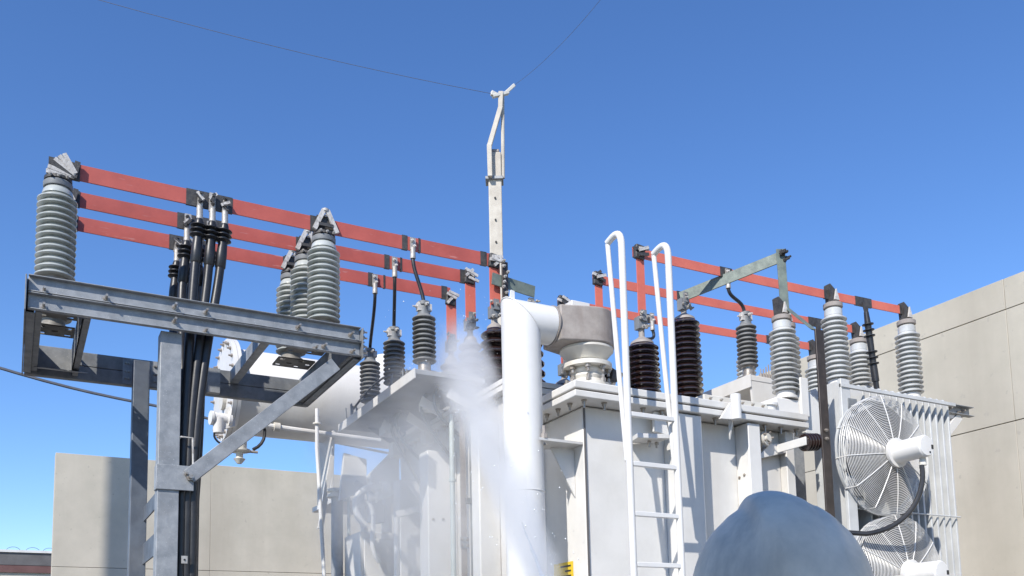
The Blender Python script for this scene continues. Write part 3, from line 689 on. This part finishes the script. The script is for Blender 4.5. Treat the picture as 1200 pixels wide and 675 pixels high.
# ------------------------------------------------------------------ ladder
la = thing('ladder', (3.35,4.30,0), 'white fixed ladder with hooped handrails before the tank', 'ladder')
for x in (3.172, 3.528):
    A = MB(); pts = [(x,4.30,0),(x,4.30,3.4),(x,4.30,4.06)] + [(x - .01, 4.30 + .10*(1-math.cos(R(t)))/1, 4.06 + .10*math.sin(R(t))) for t in (20,40,60,80,100,120)]
    hoop = bez((x,4.30,4.07),(x,4.30,4.18),(x-.005,4.35,4.18),(x-.01,4.43,4.145),12)
    A.tube([V((x,4.30,0)),V((x,4.30,2.0)),V((x,4.30,3.6))] + hoop, .0215, 12)
    A.build('handrail','white_clean',la)
    MB().tube([V((x-.01,4.43,4.14)), V((x-.002,4.38,3.4)), V((x,4.325,2.75))], .0155, 10).build('back_stay','white_clean',la)
for k in range(11):
    z = .30 * k + .33
    if z < 3.1:
        MB().box((3.19,4.285,z-.014),(3.51,4.315,z+.014)).build('rung','white_clean',la,.003)
z0 = 3.03
for z in (1.2,): 
    for x in (3.172,3.528): MB().box((x-.01,4.32,z-.02),(x+.01,4.755 if x > 3.2 else 4.758,z+.02)).build('standoff','white',la)

# ------------------------------------------------------------------ conservator
cs = thing('conservator_tank', (2.2,8.0,3.1), 'white cylindrical oil tank with bolted end flange behind the platform', 'oil tank')
ax0 = V((1.56,8.0,3.985))
MB().lathe([(.365,.06),(.372,.07),(.372,3.4),(.36,3.42)], ax0, (1,0,0), 56).build('shell','white',cs)
MB().lathe([(.0,0),(.30,0),(.445,.0),(.445,.035),(.38,.0355),(.38,.06)], ax0, (1,0,0), 56).build('end_flange','white',cs)
MB().lathe([(.446,0),(.446,.03),(.38,.031)], ax0 + V((.038,0,0)), (1,0,0), 56).build('rear_flange','white',cs)
bb = Bolts()
for k in range(24):
    q = 2*math.pi*k/24; bolt(bb, ax0 + V((0,.41*math.cos(q),.41*math.sin(q))), (-1,0,0), .016, .014, .02)
bb.build('flange_bolts','rust',cs)
MB().lathe([(.09,0),(.09,.03),(.03,.032)], ax0 + V((-.031,-.05,-.1)), (1,0,0), 24).build('gauge','cream',cs)
MB().lathe([(.06,0),(.06,.02),(.05,.03),(.05,.14),(.07,.142),(.07,.17)], (1.40,7.72,3.655), (1,.1,0), 24).build('stop_valve','white',cs)
MB().cyl((1.47,7.72,3.655),(1.47,7.72,3.53),.05,.045,n=20).build('valve_body','white',cs)
MB().prism([(1.50,7.70,3.56),(1.60,7.70,3.60),(1.60,7.70,3.80),(1.52,7.70,3.74)], (0,.04,0)).build('valve_plate','white',cs)
MB().lathe([(.02,0),(.05,.04),(.03,.05),(.03,.10),(.09,.105),(.09,.12),(.06,.125),(.06,.19),(.03,.2)], (1.65,7.75,3.29), n=20).build('breather','cream',cs)
MB().cyl((1.50,7.74,3.40),(1.80,7.74,3.40),.012,n=8).build('breather_handle','rust',cs)
MB().tube(bez((1.76,7.74,3.42),(1.92,7.74,3.5),(1.85,7.74,3.7),(1.80,7.76,3.72),10),.014,8).build('breather_hose','rubber',cs)
MB().tube(bez((1.55,7.74,3.42),(1.45,7.74,3.45),(1.4,7.74,3.52),(1.47,7.74,3.56),8),.009,6).build('breather_hose','rubber',cs)
MB().tube([(1.78,7.72,3.64),(2.1,7.72,3.625),(2.9,7.72,3.60)],.024,10).build('oil_pipe','white',cs)
MB().cyl((1.93,7.72,3.632),(1.98,7.72,3.63),.04,n=16).build('pipe_coupling','cream',cs)
MB().lathe([(.13,0),(.13,.16),(.11,.18)], (3.05,7.95,4.30), n=24).build('filler_neck','white',cs)
for x in (2.46, 3.3):
    MB().prism([(x,7.75,3.66),(x,8.25,3.66),(x,8.20,3.05),(x,7.80,3.05)], (.025,0,0)).build('saddle','white',cs,.004)
    MB().prism([(x-.06,7.62,3.40),(x-.02,7.62,3.40),(x-.12,7.62,2.75),(x-.17,7.62,2.75)], (0,.02,0)).build('brace_plate','white',cs,.003)
MB().box((2.44,7.62,3.0),(3.2,8.3,3.045)).build('support_shelf','white',cs,.004)
# slim white drain line dropping from the tank
o = thing('drain_line', (2.30,7.58,0), 'thin white drain pipe hanging below the oil tank', 'pipe')
MB().tube([(2.275,7.60,3.80),(2.275,7.60,3.45),(2.285,7.58,3.2),(2.335,7.56,2.2),(2.36,7.55,0)],.017,8).build('line','white_clean',o)
MB().lathe([(.04,0),(.04,.012)], (2.278,7.60,3.66), n=16).build('collar','cream',o)
# steel column and cabinets in the spray
o = thing('steel_column', (2.41,7.46,0), 'grey steel column with a capped top standing in the mist', 'column')
MB().cyl((2.41,7.46,0),(2.41,7.46,3.0),.05,n=20).build('shaft','galv',o)
MB().lathe([(.085,0),(.085,.02),(.06,.022),(.06,.045),(.085,.047),(.085,.07)], (2.41,7.46,3.001), n=24).build('cap_flange','cream',o)
MB().cyl((2.50,7.42,0),(2.50,7.42,3.2),.014,n=8).build('conduit','greenpipe',o)
o = thing('control_cabinet', (2.66,7.15,0), 'white control cabinet low in the mist with pipes above', 'cabinet')
MB().box((2.47,7.05,0),(2.895,7.45,2.66)).build('body','white',o,.01)
MB().box((2.50,7.035,.3),(2.86,7.049,2.60)).build('door','white',o,.006)
MB().tube(bez((2.56,7.2,2.66),(2.56,7.2,2.85),(2.50,7.2,2.9),(2.55,7.2,3.05),8),.03,10).build('hose','white_clean',o)
MB().cyl((2.74,7.15,2.66),(2.74,7.15,3.1),.045,.035,n=18).build('riser','white_clean',o)
MB().box((2.58,7.1,2.75),(2.70,7.2,2.90)).build('junction_box','cream',o,.006)
o = thing('instrument_panel', (2.6,7.0,0), 'angular white panel with slanted arms above the misty cabinet', 'panel')
MB().prism([(2.38,7.3,2.95),(2.62,7.3,3.05),(2.62,7.3,3.32),(2.42,7.3,3.36)], (0,.04,0)).build('plate','white',o,.004)
MB().prism([(2.62,7.2,2.88),(2.88,7.2,2.95),(2.88,7.2,3.45),(2.62,7.2,3.18)], (0,.10,0)).build('plate','white',o,.006)
MB().bar((2.46,7.15,3.08),(2.66,7.1,2.94),.05,.02,(0,0,1)).build('arm','galv',o)
MB().bar((2.46,7.15,2.86),(2.80,7.0,3.02),.035,.03,(0,0,1)).build('arm','white',o)
MB().bar((2.72,6.6,2.98),(2.84,6.55,2.80),.03,.03,(0,0,1)).build('arm','white',o)
MB().tube(bez((2.50,7.0,2.70),(2.36,7.0,2.80),(2.40,7.0,3.0),(2.56,7.0,3.02),12),.028,10).build('bent_pipe','white_clean',o)
MB().tube(bez((2.60,6.95,2.40),(2.46,6.95,2.55),(2.62,6.95,2.75),(2.50,6.95,2.9),12),.02,10).build('bent_pipe','white_clean',o)
for (x, y, z) in ((2.56,7.0,3.02),(2.50,6.95,2.92),(2.74,6.9,2.72)):
    MB().lathe([(.045,0),(.045,.018),(.03,.02),(.03,.06),(.045,.062),(.045,.08)], (x,y,z), (1,-.2,.1), 18).build('flange','cream',o)
for (x, y) in ((2.62,6.62),(2.80,6.5)):
    MB().cyl((x,y,0),(x,y,2.72),.022,n=12).build('riser','white_clean',o)
MB().bar((2.62,6.62,2.74),(2.86,6.45,2.80),.05,.035,(0,0,1)).build('arm','white',o)
# upright pipes and bars on the turret side
o = thing('conduit_pipe', (2.74,5.9,0), 'slim pale green pipe standing before the ribbed side', 'pipe')
MB().cyl((2.72,5.80,0),(2.72,5.80,3.35),.019,n=12).build('pipe','greenpipe',o)
MB().lathe([(.026,0),(.026,.02)], (2.72,5.80,2.86), n=12).build('coupling','greenpipe',o)
o = thing('earthing_strip', (2.80,5.8,0), 'flat dark strip with a bolted clamp beside the pale green pipe', 'strip')
MB().box((2.765,5.76,0),(2.808,5.768,3.40)).build('strip','rust',o)
bb = Bolts()
for x in (2.765,2.808):
    for z in (2.40,2.44): bolt(bb,(x,5.759,z),(0,-1,0),.012,.012,.012)
bb.build('clamp_bolts','bolt',o)
MB().box((2.755,5.752,2.38),(2.818,5.758,2.46)).build('clamp','galv',o)
o = thing('conduit_pipe', (2.86,5.75,0), 'thin dark grey conduit right of the flat dark strip', 'pipe')
MB().cyl((2.845,5.75,0),(2.845,5.75,3.3),.012,n=10).build('pipe','galv_dark',o)
MB().box((2.80,5.735,2.70),(2.87,5.765,2.74)).build('saddle','galv_dark',o)

# ------------------------------------------------------------------ radiator and fans
ra = thing('radiator', (5.96,4.75,0), 'white finned radiator bank with two fans at right', 'radiator')
NF = 17
fp = [(4.60,.75),(4.60,3.555),(4.64,3.61),(4.90,3.61),(4.90,.75)]
for k in range(NF):
    x = 5.36 + k * .0755
    f = MB(); f.prism([(x, y + (.07 if k in (1,2) and y < 4.7 else 0), z) for y, z in fp], (.02 if k else .03,0,0)); f.build('fin','rib',ra,.003)
MB().cyl((5.34,4.85,3.50),(6.60,4.85,3.50),.045,n=16).build('header','rib',ra)
MB().cyl((5.34,4.85,.82),(6.60,4.85,.82),.045,n=16).build('header','rib',ra)
MB().box((5.30,4.545,3.535),(6.60,4.57,3.56)).build('top_rail','rib',ra)
MB().box((5.30,4.555,.75),(5.395,4.585,3.60)).build('end_plate','rib',ra,.004)
for z in (2.62, 1.7):
    MB().tube([(5.30,4.585,z + .02),(6.605,4.585,z + .02)],.006,6).build('tie_rod','rib',ra)
for z in (3.37, 2.72):
    MB().box((5.36,4.55,z),(5.46,4.597,z + .09)).build('clamp_block','galv_dark',ra,.006)
for z in (2.95,): MB().tube([(5.30,4.60,z-.15),(5.45,4.57,z-.10)],.006,6).build('tie_rod','rib',ra)
def make_fan():
    o = thing('cooling_fan', (0,0,0), 'fan', 'fan', 'cooling fans on the radiator')
    Rf = .445
    # local: fan axis along -y, front at y = -.20, radiator face at y = +.0
    g = MB()
    def dish(r): return -.112 - .06 * (1 - (r / Rf) ** 2)
    nr = 29
    for i in range(nr):
        r = .10 + (Rf - .10) * (i / (nr - 1))
        g.tube([V((r*math.cos(q), dish(r), r*math.sin(q))) for q in (2*math.pi*k/56 for k in range(56))], .0022, 5, True)
    for yy in (-.09,-.07,-.05):
        g.tube([V((Rf*math.cos(q), yy, Rf*math.sin(q))) for q in (2*math.pi*k/56 for k in range(56))], .0022, 5, True)
    for k in range(12):
        q = 2*math.pi*k/12 + .1
        g.tube([V((r*math.cos(q), dish(r) - .004, r*math.sin(q))) for r in (.09,.2,.3,.4,Rf)] + [V((Rf*math.cos(q), -.01, Rf*math.sin(q)))], .0038, 6)
    g.build('grille','white_clean',o)
    MB().lathe([(Rf-.012,0),(Rf-.002,0),(Rf-.002,.02),(Rf-.012,.02),(Rf-.012,0)], (0,-.005,0), (0,-1,0), 56).build('shroud','rib',o)
    MB().lathe([(.105,0),(.11,.01),(.11,.03),(.085,.032),(.08,.05),(.08,.255),(.07,.268),(.0,.27)], (0,-.17,0), (0,-1,0), 36).build('motor','white_clean',o)
    mb = MB(); mb.box((.045,-.441,-.02),(.067,-.436,.01)); mb.box((.02,-.442,-.05),(.035,-.436,-.04)); mb.build('motor_marks','black',o)
    MB().cyl((.02,-.38,-.075),(.02,-.38,-.13),.022,.026,n=12).build('cable_gland','cream',o)
    bl = MB()
    for k in range(6):
        q0 = 2*math.pi*k/6
        rows = []
        for i in range(6):
            r = .09 + .31 * i / 5; wd = .24 + .16*math.sin(math.pi*i/5*.8)
            for s in (-1, 1):
                q = q0 + s * wd / r * .42; rows.append(V((r*math.cos(q), -.075 + s*.035, r*math.sin(q))))
        L = len(bl.v); bl.v += rows + [p + V((0,.006,0)) for p in rows]
        for i in range(5):
            A = L + 2*i; bl.f.append((A,A+1,A+3,A+2)); bl.f.append((A+12+2,A+12+3,A+12+1,A+12))
            bl.f.append((A,A+2,A+14,A+12)); bl.f.append((A+3,A+1,A+13,A+15))
        bl.f.append((L,L+12,L+13,L+1)); bl.f.append((L+10,L+11,L+23,L+22))
    bl.lathe([(.09,0),(.09,.07),(.03,.075)], (0,-.04,0), (0,-1,0), 24)
    bl.build('blades','blade',o)
    return o
fn = make_fan()
place(fn, True, (5.65,4.575,3.035), 'upper of two caged cooling fans on the radiator')
place(fn, False, (5.715,4.575,2.14), 'lower caged cooling fan cut by the photo bottom edge')
o = thing('motor_cable', (5.655,4.195,2.9), 'thick black cable drooping from the upper fan motor', 'cable')
pts = bez((5.655,4.195,2.905),(5.66,4.17,2.70),(5.55,4.25,2.45),(5.28,4.40,2.42),16)
MB().tube(pts + [V((5.15,4.5,2.44))], .018, 10).build('cable','rubber',o)

# ------------------------------------------------------------------ steel frame carrying the right hand insulators
o = thing('insulator_stand', (6.6,5.6,0), 'galvanised steel frame whose arm juts out right of the radiator', 'steel structure')
for y in (5.04,):
    b_ = MB(); channel(b_, 6.63, 7.50, y, 3.66, 3.745, .05, .007, -1); b_.build('front_beam','galv',o,.002)
b_ = MB(); channel(b_, 5.55, 7.50, 6.20, 3.67, 3.745, .05, .007, 1); b_.build('rear_beam','galv',o,.002)
for x in (5.78, 6.02, 6.70, 6.93, 7.44): MB().box((x-.03,5.05,3.67),(x+.03,6.19,3.747 if x < 7.3 else 3.74)).build('cross_bar','galv',o,.003)
for x in (5.9, 7.0):
    MB().box((x-.06,5.56,0),(x+.06,5.68,3.68)).build('post','galv',o,.004)
MB().bar((7.33,5.02,3.65),(7.02,5.02,3.37),.075,.02,(1,0,-1)).build('brace','white',o,.002)
bb = Bolts(); bolt(bb,(7.22,5.04,3.715),(0,-1,0),.016,.014,.02); bolt(bb,(7.40,5.04,3.71),(0,-1,0),.016,.014,.02); bolt(bb,(7.33,5.04,3.69),(0,-1,0),.014,.014,.02); bb.build('bolts','bolt',o)
# cable ends hanging from the right busbars
def rterm(loc, label):
    o = thing('cable_termination', loc, label, 'cable', 'black cable ends under the orange busbars'); L = V(loc)
    MB().prism([L+V((-.04,-.02,.02)),L+V((.04,-.02,.02)),L+V((.02,-.02,-.08)),L+V((-.01,-.02,-.08))],(0,.01,0)).build('lug','tape',o)
    prof = [(.02,0)]
    z = 0
    for grp in (.10,.34):
        for q in range(3):
            z = grp + q*.05; prof += [(.026,z),(.047,z+.004),(.047,z+.012),(.028,z+.018)]
    prof += [(.03,.5),(.03,.6)]
    MB().lathe(prof, L + V((.005,-.015,-.06)), (.10,0,-1), 18).build('shed_sleeve','rubber',o)
    e = L + V((.065,-.015,-.66)); MB().tube([e, e + V((.03,0,-.3)), e + V((.03,0,-1.2)), V((e.x+.03,e.y,0))], .024, 10).build('cable','rubber',o)
rterm((6.26,5.085,4.51), 'black cable end with rubber sheds against the concrete wall')
rterm((6.26,5.605,4.51), 'black cable end hanging beside the dark upright bar')
rterm((6.26,6.125,4.51), 'black cable end hanging behind the pale insulator at the lid end')

# ------------------------------------------------------------------ concrete pole with bracket and wires
po = thing('concrete_pole', (7.5,14,0), 'slender pale concrete pole with a kinked steel bracket on top', 'pole')
def pz(px, py, y=14.0): return at(px, py, y=y)
ptop = pz(579.5, 181); pbot = V((ptop.x - .02, 14, 0))
mb = MB(); c0, c1 = pbot, ptop
mb.bar(c0, c1, .24, .19, (1,-.55,0)); mb.build('shaft','pole',po,.02)
holes = MB()
for k in range(9):
    z = ptop.z - .9 - k*.42; c = V((ptop.x - .115*.877 + .0, 14 - .06, z)); holes.cyl(V((ptop.x,14,z)) + V((-.055,-.09,0)), V((ptop.x,14,z)) + V((-.062,-.105,0)), .018, n=8)
holes.build('step_holes','black',po)
A = [pz(570.5,211), pz(569.5,176), pz(582.5,131), pz(583,114)]
arm = MB()
for i in range(3): arm.bar(A[i] - V((0,.13,0)), A[i+1] - V((0,.13,0)) + (A[i+1]-A[i]).normalized()*.03, .085, .07, (1,-.55,0))
arm.build('kinked_arm','pole',po,.008)
MB().tube([pz(586.5,212) - V((0,.1,0)), pz(586,114) - V((0,.1,0))], .035, 8).build('rod','pole',po)
MB().bar(pz(579.5,212) - V((0,.0,.03)), pz(579.5,212) + V((0,0,.03)), .33, .27, (1,-.55,0)).build('collar','galv',po,.01)
MB().bar(pz(579.5,181), pz(579.5,177), .18, .16, (1,-.55,0)).build('cap','rust',po,.02)
tp = MB(); tp.bar(pz(574,117) - V((0,.12,0)), pz(592,113) - V((0,.12,0)), .06, .08, (0,0,1)); tp.bar(pz(588,114)-V((0,.12,0)), pz(599,104)-V((0,.12,0)), .06, .06, (0,0,1)); tp.bar(pz(572,113)-V((0,.12,0)), pz(578,116)-V((0,.12,0)), .09, .06, (0,0,1)); tp.build('wire_clamp','cream',po,.008)
def wire(label, pts, r, name='overhead_wire', group='overhead wires at the pole'):
    o = thing(name, pts[0], label, 'wire', group) if group else thing(name, pts[0], label, 'wire')
    MB().tube(pts, r, 6).build('strand','wire',o)
s0 = pz(573,114) - V((0,.12,0)); e0 = at(-160,-84,d=13.5)
wire('thin overhead wire running from the pole top to the upper left', [s0.lerp(e0, t) - V((0,0,.75*t*(1-t))) for t in [k/20 for k in range(21)]], .0045)
s0 = pz(599,104) - V((0,.12,0)); e0 = at(860,-230,d=11)
wire('thin overhead wire rising from the pole top to the upper right', [s0.lerp(e0, t) - V((0,0,1.6*t*(1-t))) for t in [k/20 for k in range(21)]], .003)
P0, P1 = at(-40,419,y=13), at(190,477,y=13)
dd = P1 - P0
wire('dark cable crossing low behind the platform posts', [P0 - dd*1.5] + [P0.lerp(P1, k/8) - V((0,0,.05*math.sin(math.pi*k/8))) for k in range(9)] + [at(250,492,y=13), at(300,500,y=13), at(500,540,y=14)], .02, group=None)

# ------------------------------------------------------------------ person in a hard hat, seen from behind
hc = at(915, 690, d=1.3)                      # middle of the helmet
fl = V((hc.x, hc.y, 0)); fw = V((.50,.87,0)).normalized(); sd = V((fw.y,-fw.x,0))
pe = thing('person', fl, 'person seen from behind in a scuffed white hard hat', 'person')
def skin_body():
    H = hc.z - .06
    J = {}; E = []
    def j(n, f, s, z, r, par=None):
        J[n] = (fl + fw*f + sd*s + V((0,0,z)), r, len(J))
        if par: E.append((J[par][2], J[n][2]))
    j('pelvis',0,0,.92,(.15,.11)); j('waist',0,0,1.08,(.145,.10),'pelvis'); j('chest',.01,0,1.30,(.17,.12),'waist'); j('neck0',0,0,1.45,(.075,.07),'chest'); j('neck',.02,0,H-.16,(.06,.06),'neck0')
    for q, s in (('l',-1),('r',1)):
        j(q+'hip',0,s*.10,.86,(.095,.10),'pelvis'); j(q+'knee',.02,s*.11,.48,(.065,.065),q+'hip'); j(q+'ank',0,s*.12,.09,(.045,.05),q+'knee'); j(q+'toe',.17,s*.13,.04,(.045,.035),q+'ank')
        j(q+'sh',0,s*.19,1.42,(.065,.065),'chest'); j(q+'el',-.03,s*.25,1.12,(.047,.047),q+'sh'); j(q+'wr',.10,s*.25,.90,(.032,.032),q+'el'); j(q+'palm',.14,s*.245,.82,(.035,.02),q+'wr')
        for k in range(4):
            j(f'{q}f{k}a',.13+.018*(k-1.5),s*.24,.755,(.0095,.0095),q+'palm'); j(f'{q}f{k}b',.14+.018*(k-1.5),s*.225,.70+.006*abs(k-1.5),(.008,.008),f'{q}f{k}a')
        j(q+'th',.175,s*.235,.80,(.010,.010),q+'palm'); j(q+'thb',.195,s*.225,.755,(.009,.009),q+'th')
    me = bpy.data.meshes.new('body'); me.from_pydata([tuple(v[0]-fl) for v in J.values()], E, []); me.update()
    ob = bpy.data.objects.new('body', me); col.objects.link(ob); ob.parent = pe
    sk = ob.modifiers.new('skin','SKIN'); ss = ob.modifiers.new('sub','SUBSURF'); ss.levels = 1; ss.render_levels = 1; sk.use_smooth_shade = True
    if not me.skin_vertices: me.skin_vertices.new()
    lay = me.skin_vertices[0].data
    for v in J.values(): lay[v[2]].radius = v[1]
    lay[0].use_root = True
    me.materials.append(M['cloth'])
skin_body()
# head with face
hd = MB(); hn, hm = 18, 24; vs_ = []; fs_ = []
ctr = hc - V((0,0,.07))
for i in range(hn + 1):
    th = math.pi * i / hn
    for k in range(hm):
        q = 2*math.pi*k/hm; x, y, z = math.sin(th)*math.cos(q), math.sin(th)*math.sin(q), math.cos(th)
        rx, ry, rz = .078, .098, .125
        if z < 0: rx *= 1 + .25*z; ry *= 1 + .10*z
        f = ry*y; 
        if y > .9 and -.25 < z < .1: f += .022*(1 - abs(z+.1)/.2)
        if y > .85 and -.55 < z < -.4: f += .006
        vs_.append(ctr + sd*(rx*x) + fw*(f + .01) + V((0,0,rz*z)))
for i in range(hn):
    for k in range(hm): fs_.append((i*hm+k,(i+1)*hm+k,(i+1)*hm+(k+1)%hm,i*hm+(k+1)%hm))
hd.add(vs_, fs_); head = hd.build('head','skin',pe, sharp=80)
for s in (-1,1):
    MB().lathe([(.0,-.008),(.02,-.006),(.03,0),(.02,.008),(.0,.01)], ctr + sd*(s*.078) - V((0,0,.01)), sd*s, 14).build('ear','skin',head)
    MB().lathe([(.0,-.01),(.009,-.005),(.011,0),(.0,.008)], ctr + sd*(s*.03) + fw*.098 + V((0,0,.0)), fw, 12).build('eye','strap',head)
# hard hat: dome with a raised crown ridge, side grooves and a brim all round
hh = MB(); rn, rm = 22, 72; vs_ = []; fs_ = []
for i in range(rn + 1):
    th = (math.pi/2) * i / rn
    for k in range(rm):
        q = 2*math.pi*k/rm
        x, y, z = math.sin(th)*math.cos(q), math.sin(th)*math.sin(q), math.cos(th)
        Rx, Ry, Rz = .127, .150, .153
        P = V((Rx*x, Ry*y, Rz*z if z > 0 else 0))
        ridge = (math.exp(-((P.x+.012)/.026)**6) if P.x < -.012 else math.exp(-((P.x+.012)/.045)**2)) * max(0, min(1, (z - .12)*2.2)) * .0125
        groove = (math.exp(-((P.x-.048)/.005)**2) + .8*math.exp(-((P.x-.084)/.004)**2) + .6*math.exp(-((P.x+.072)/.004)**2)) * max(0, min(1,(z-.2)*3)) * .0035
        nrm = V((x/Rx, y/Ry, z/Rz)).normalized()
        P += nrm * (ridge - groove)
        vs_.append(P)
for i in range(rn):
    for k in range(rm): fs_.append((i*rm+k,(i+1)*rm+k,(i+1)*rm+(k+1)%rm,i*rm+(k+1)%rm))
base = len(vs_) - rm
brim = []
for (ex, dz) in ((.012,-.006),(.022,-.014),(.020,-.018),(.0,-.008)):
    for k in range(rm):
        q = 2*math.pi*k/rm; fr = max(0, math.sin(q))**3
        brim.append(V(((.124+ex)*math.cos(q), (.150+ex+(.035*fr if ex > .01 else .018*fr if ex > 0 else 0))*math.sin(q), dz)))
for r_ in range(4):
    for k in range(rm):
        A = base + r_*rm + k; B = base + r_*rm + (k+1)%rm; fs_.append((A, A+rm, B+rm, B))
vs_ += brim
hfw = V((.56,.83,0)).normalized(); hsd = V((hfw.y,-hfw.x,0))
tilt = Matrix.Rotation(R(-3), 3, hsd) @ Matrix.Rotation(R(-4), 3, hfw)
hbase = V((hc.x, hc.y, at(903,573,d=1.3).z - .166))
hh.add([hbase + tilt @ (hsd*p.x + hfw*p.y + V((0,0,p.z))) for p in vs_], fs_)
hh.build('hard_hat','helmet',pe, sharp=70)

# ------------------------------------------------------------------ water spray
def volume_mat(name, dens, nodes_fn):
    mt = bpy.data.materials.new(name); mt.use_nodes = True; n, l = mt.node_tree.nodes, mt.node_tree.links
    n.clear(); out = n.new('ShaderNodeOutputMaterial'); pv = n.new('ShaderNodeVolumePrincipled')
    pv.inputs['Color'].default_value = (.97,.98,1,1); pv.inputs['Anisotropy'].default_value = .0
    l.new(pv.outputs[0], out.inputs['Volume'])
    l.new(nodes_fn(n, l), pv.inputs['Density']); return mt
def mth(n, l, op, *args):
    x = n.new('ShaderNodeMath'); x.operation = op
    for i, v in enumerate(args):
        if isinstance(v, (int, float)): x.inputs[i].default_value = v
        else: l.new(v, x.inputs[i])
    return x.outputs[0]
def jet_nodes(n, l):
    tc = n.new('ShaderNodeTexCoord'); sp = n.new('ShaderNodeSeparateXYZ'); l.new(tc.outputs['Object'], sp.inputs[0])
    X, Y, Z = sp.outputs
    rad = mth(n,l,'SQRT', mth(n,l,'ADD', mth(n,l,'MULTIPLY',X,X), mth(n,l,'MULTIPLY',Y,Y)))
    rz = mth(n,l,'ADD', mth(n,l,'MULTIPLY', Z, JW), JR)
    q = mth(n,l,'DIVIDE', rad, rz)
    nz = n.new('ShaderNodeTexNoise'); nz.inputs['Scale'].default_value = 4; nz.inputs['Detail'].default_value = 4
    mp = n.new('ShaderNodeMapping'); mp.inputs['Scale'].default_value = (1.6,1.6,.5); l.new(tc.outputs['Object'], mp.inputs[0]); l.new(mp.outputs[0], nz.inputs['Vector'])
    q = mth(n,l,'ADD', q, mth(n,l,'MULTIPLY', mth(n,l,'SUBTRACT', nz.outputs[0], .5), .9))
    fall = n.new('ShaderNodeMapRange'); fall.interpolation_type = 'SMOOTHSTEP'
    fall.inputs[1].default_value = .95; fall.inputs[2].default_value = .15; l.new(q, fall.inputs[0])
    end = n.new('ShaderNodeMapRange'); end.interpolation_type = 'SMOOTHSTEP'; end.inputs[1].default_value = JL; end.inputs[2].default_value = JL - .5; l.new(Z, end.inputs[0])
    dn = mth(n,l,'DIVIDE', JD * .30, mth(n,l,'ADD', rz, .24))
    return mth(n,l,'MULTIPLY', mth(n,l,'MULTIPLY', fall.outputs[0], end.outputs[0]), dn)
JR, JW, JD = .030, .058, 9.5
jb, jp = at(530,398,y=5.9), at(622,640,y=4.3)
ja = jp + (jp - jb) * .9
jd = jb - ja; JL = jd.length + .15
jm = MB(); jm.lathe([(.02,0),(JR*1.2,.02),((JR + JW*JL)*1.15, JL),(.02, JL+.01)], n=28)
js = jm.build('water_jet', volume_mat('jet_mist', 1, jet_nodes))
js.location = ja; js.rotation_euler = jd.to_track_quat('Z','Y').to_euler()
tag(js, 'white jet of water spraying up across the tall pipe', 'water spray', kind='stuff')
def cloud_nodes(n, l):
    tc = n.new('ShaderNodeTexCoord')
    ln = n.new('ShaderNodeVectorMath'); ln.operation = 'LENGTH'; l.new(tc.outputs['Object'], ln.inputs[0])
    nz = n.new('ShaderNodeTexNoise'); nz.inputs['Scale'].default_value = 1.5; nz.inputs['Detail'].default_value = 5; l.new(tc.outputs['Object'], nz.inputs['Vector'])
    q = mth(n,l,'ADD', ln.outputs['Value'], mth(n,l,'MULTIPLY', mth(n,l,'SUBTRACT', nz.outputs[0], .5), 1.3))
    fall = n.new('ShaderNodeMapRange'); fall.interpolation_type = 'SMOOTHSTEP'; fall.inputs[1].default_value = 1.0; fall.inputs[2].default_value = .2; l.new(q, fall.inputs[0])
    return mth(n,l,'MULTIPLY', fall.outputs[0], CD)
CD = .9
cm = MB(); cm.lathe([(math.sin(math.pi*i/14)*1.0, -math.cos(math.pi*i/14)) for i in range(15)], n=24)
cl = cm.build('water_mist', volume_mat('drifting_mist', 1, cloud_nodes))
cl.location = (2.40,6.05,2.78); cl.scale = (.66,1.6,1.0); cl.rotation_euler = (R(12),0,0)
tag(cl, 'pale mist drifting round the arrester shelf', 'water mist', kind='stuff')

# loose droplets thrown off the jet
dr = MB(); rnd = random.Random(3)
dz = (jb - ja).normalized(); e1 = dz.cross(V((0,0,1))).normalized(); e2 = dz.cross(e1)
for k in range(320):
    t = rnd.uniform(1.6, JL + .25); rr = (JR + JW*t) * rnd.uniform(.3, 1.9); q = rnd.uniform(0, 2*math.pi)
    c = ja + dz*t + e1*(rr*math.cos(q)) + e2*(rr*math.sin(q)) - V((0,0,.25*max(0, rr-.2))); r = rnd.choice((.0015,.002,.002,.003,.0045))
    dr.add([c + V(d)*r for d in ((1,0,0),(-1,0,0),(0,1,0),(0,-1,0),(0,0,1.4),(0,0,-1.4))], [(0,2,4),(2,1,4),(1,3,4),(3,0,4),(2,0,5),(1,2,5),(3,1,5),(0,3,5)])
M['drop'] = mat('water_drop', (.85,.88,.9), (.8,.83,.86), .1)
tag(dr.build('water_droplets', 'drop', sharp=180), 'loose water droplets thrown off the jet', 'water spray', kind='stuff')

# core tube of the jet, coloured blue-grey to imitate the shade streak on the pipe
wt = mat('shade_streak_water', (.52,.57,.65), (.42,.47,.56), .5); wt.node_tree.nodes['Principled BSDF'].inputs['Transmission Weight'].default_value = .5; wt.node_tree.nodes['Principled BSDF'].inputs['IOR'].default_value = 1.33
M['shade_streak'] = wt
st = MB(); N = 40; Le = 2.35
sp_ = []; rad_ = []
for i in range(N + 1):
    t = i / N; sp_.append(ja + dz * (Le * t) + e1 * rnd.uniform(-.003,.003) + e2 * rnd.uniform(-.003,.003)); rad_.append((.016 + .012 * t) * (1 - max(0, t - .55) * 2.15) * rnd.uniform(.7, 1.25) + .0005)
st.tube(sp_, rad_, 10)
tag(st.build('water_shade_streak', 'shade_streak', sharp=180), 'blue grey tube in the water jet imitating the shade streak across the white pipe', 'water spray', kind='stuff')
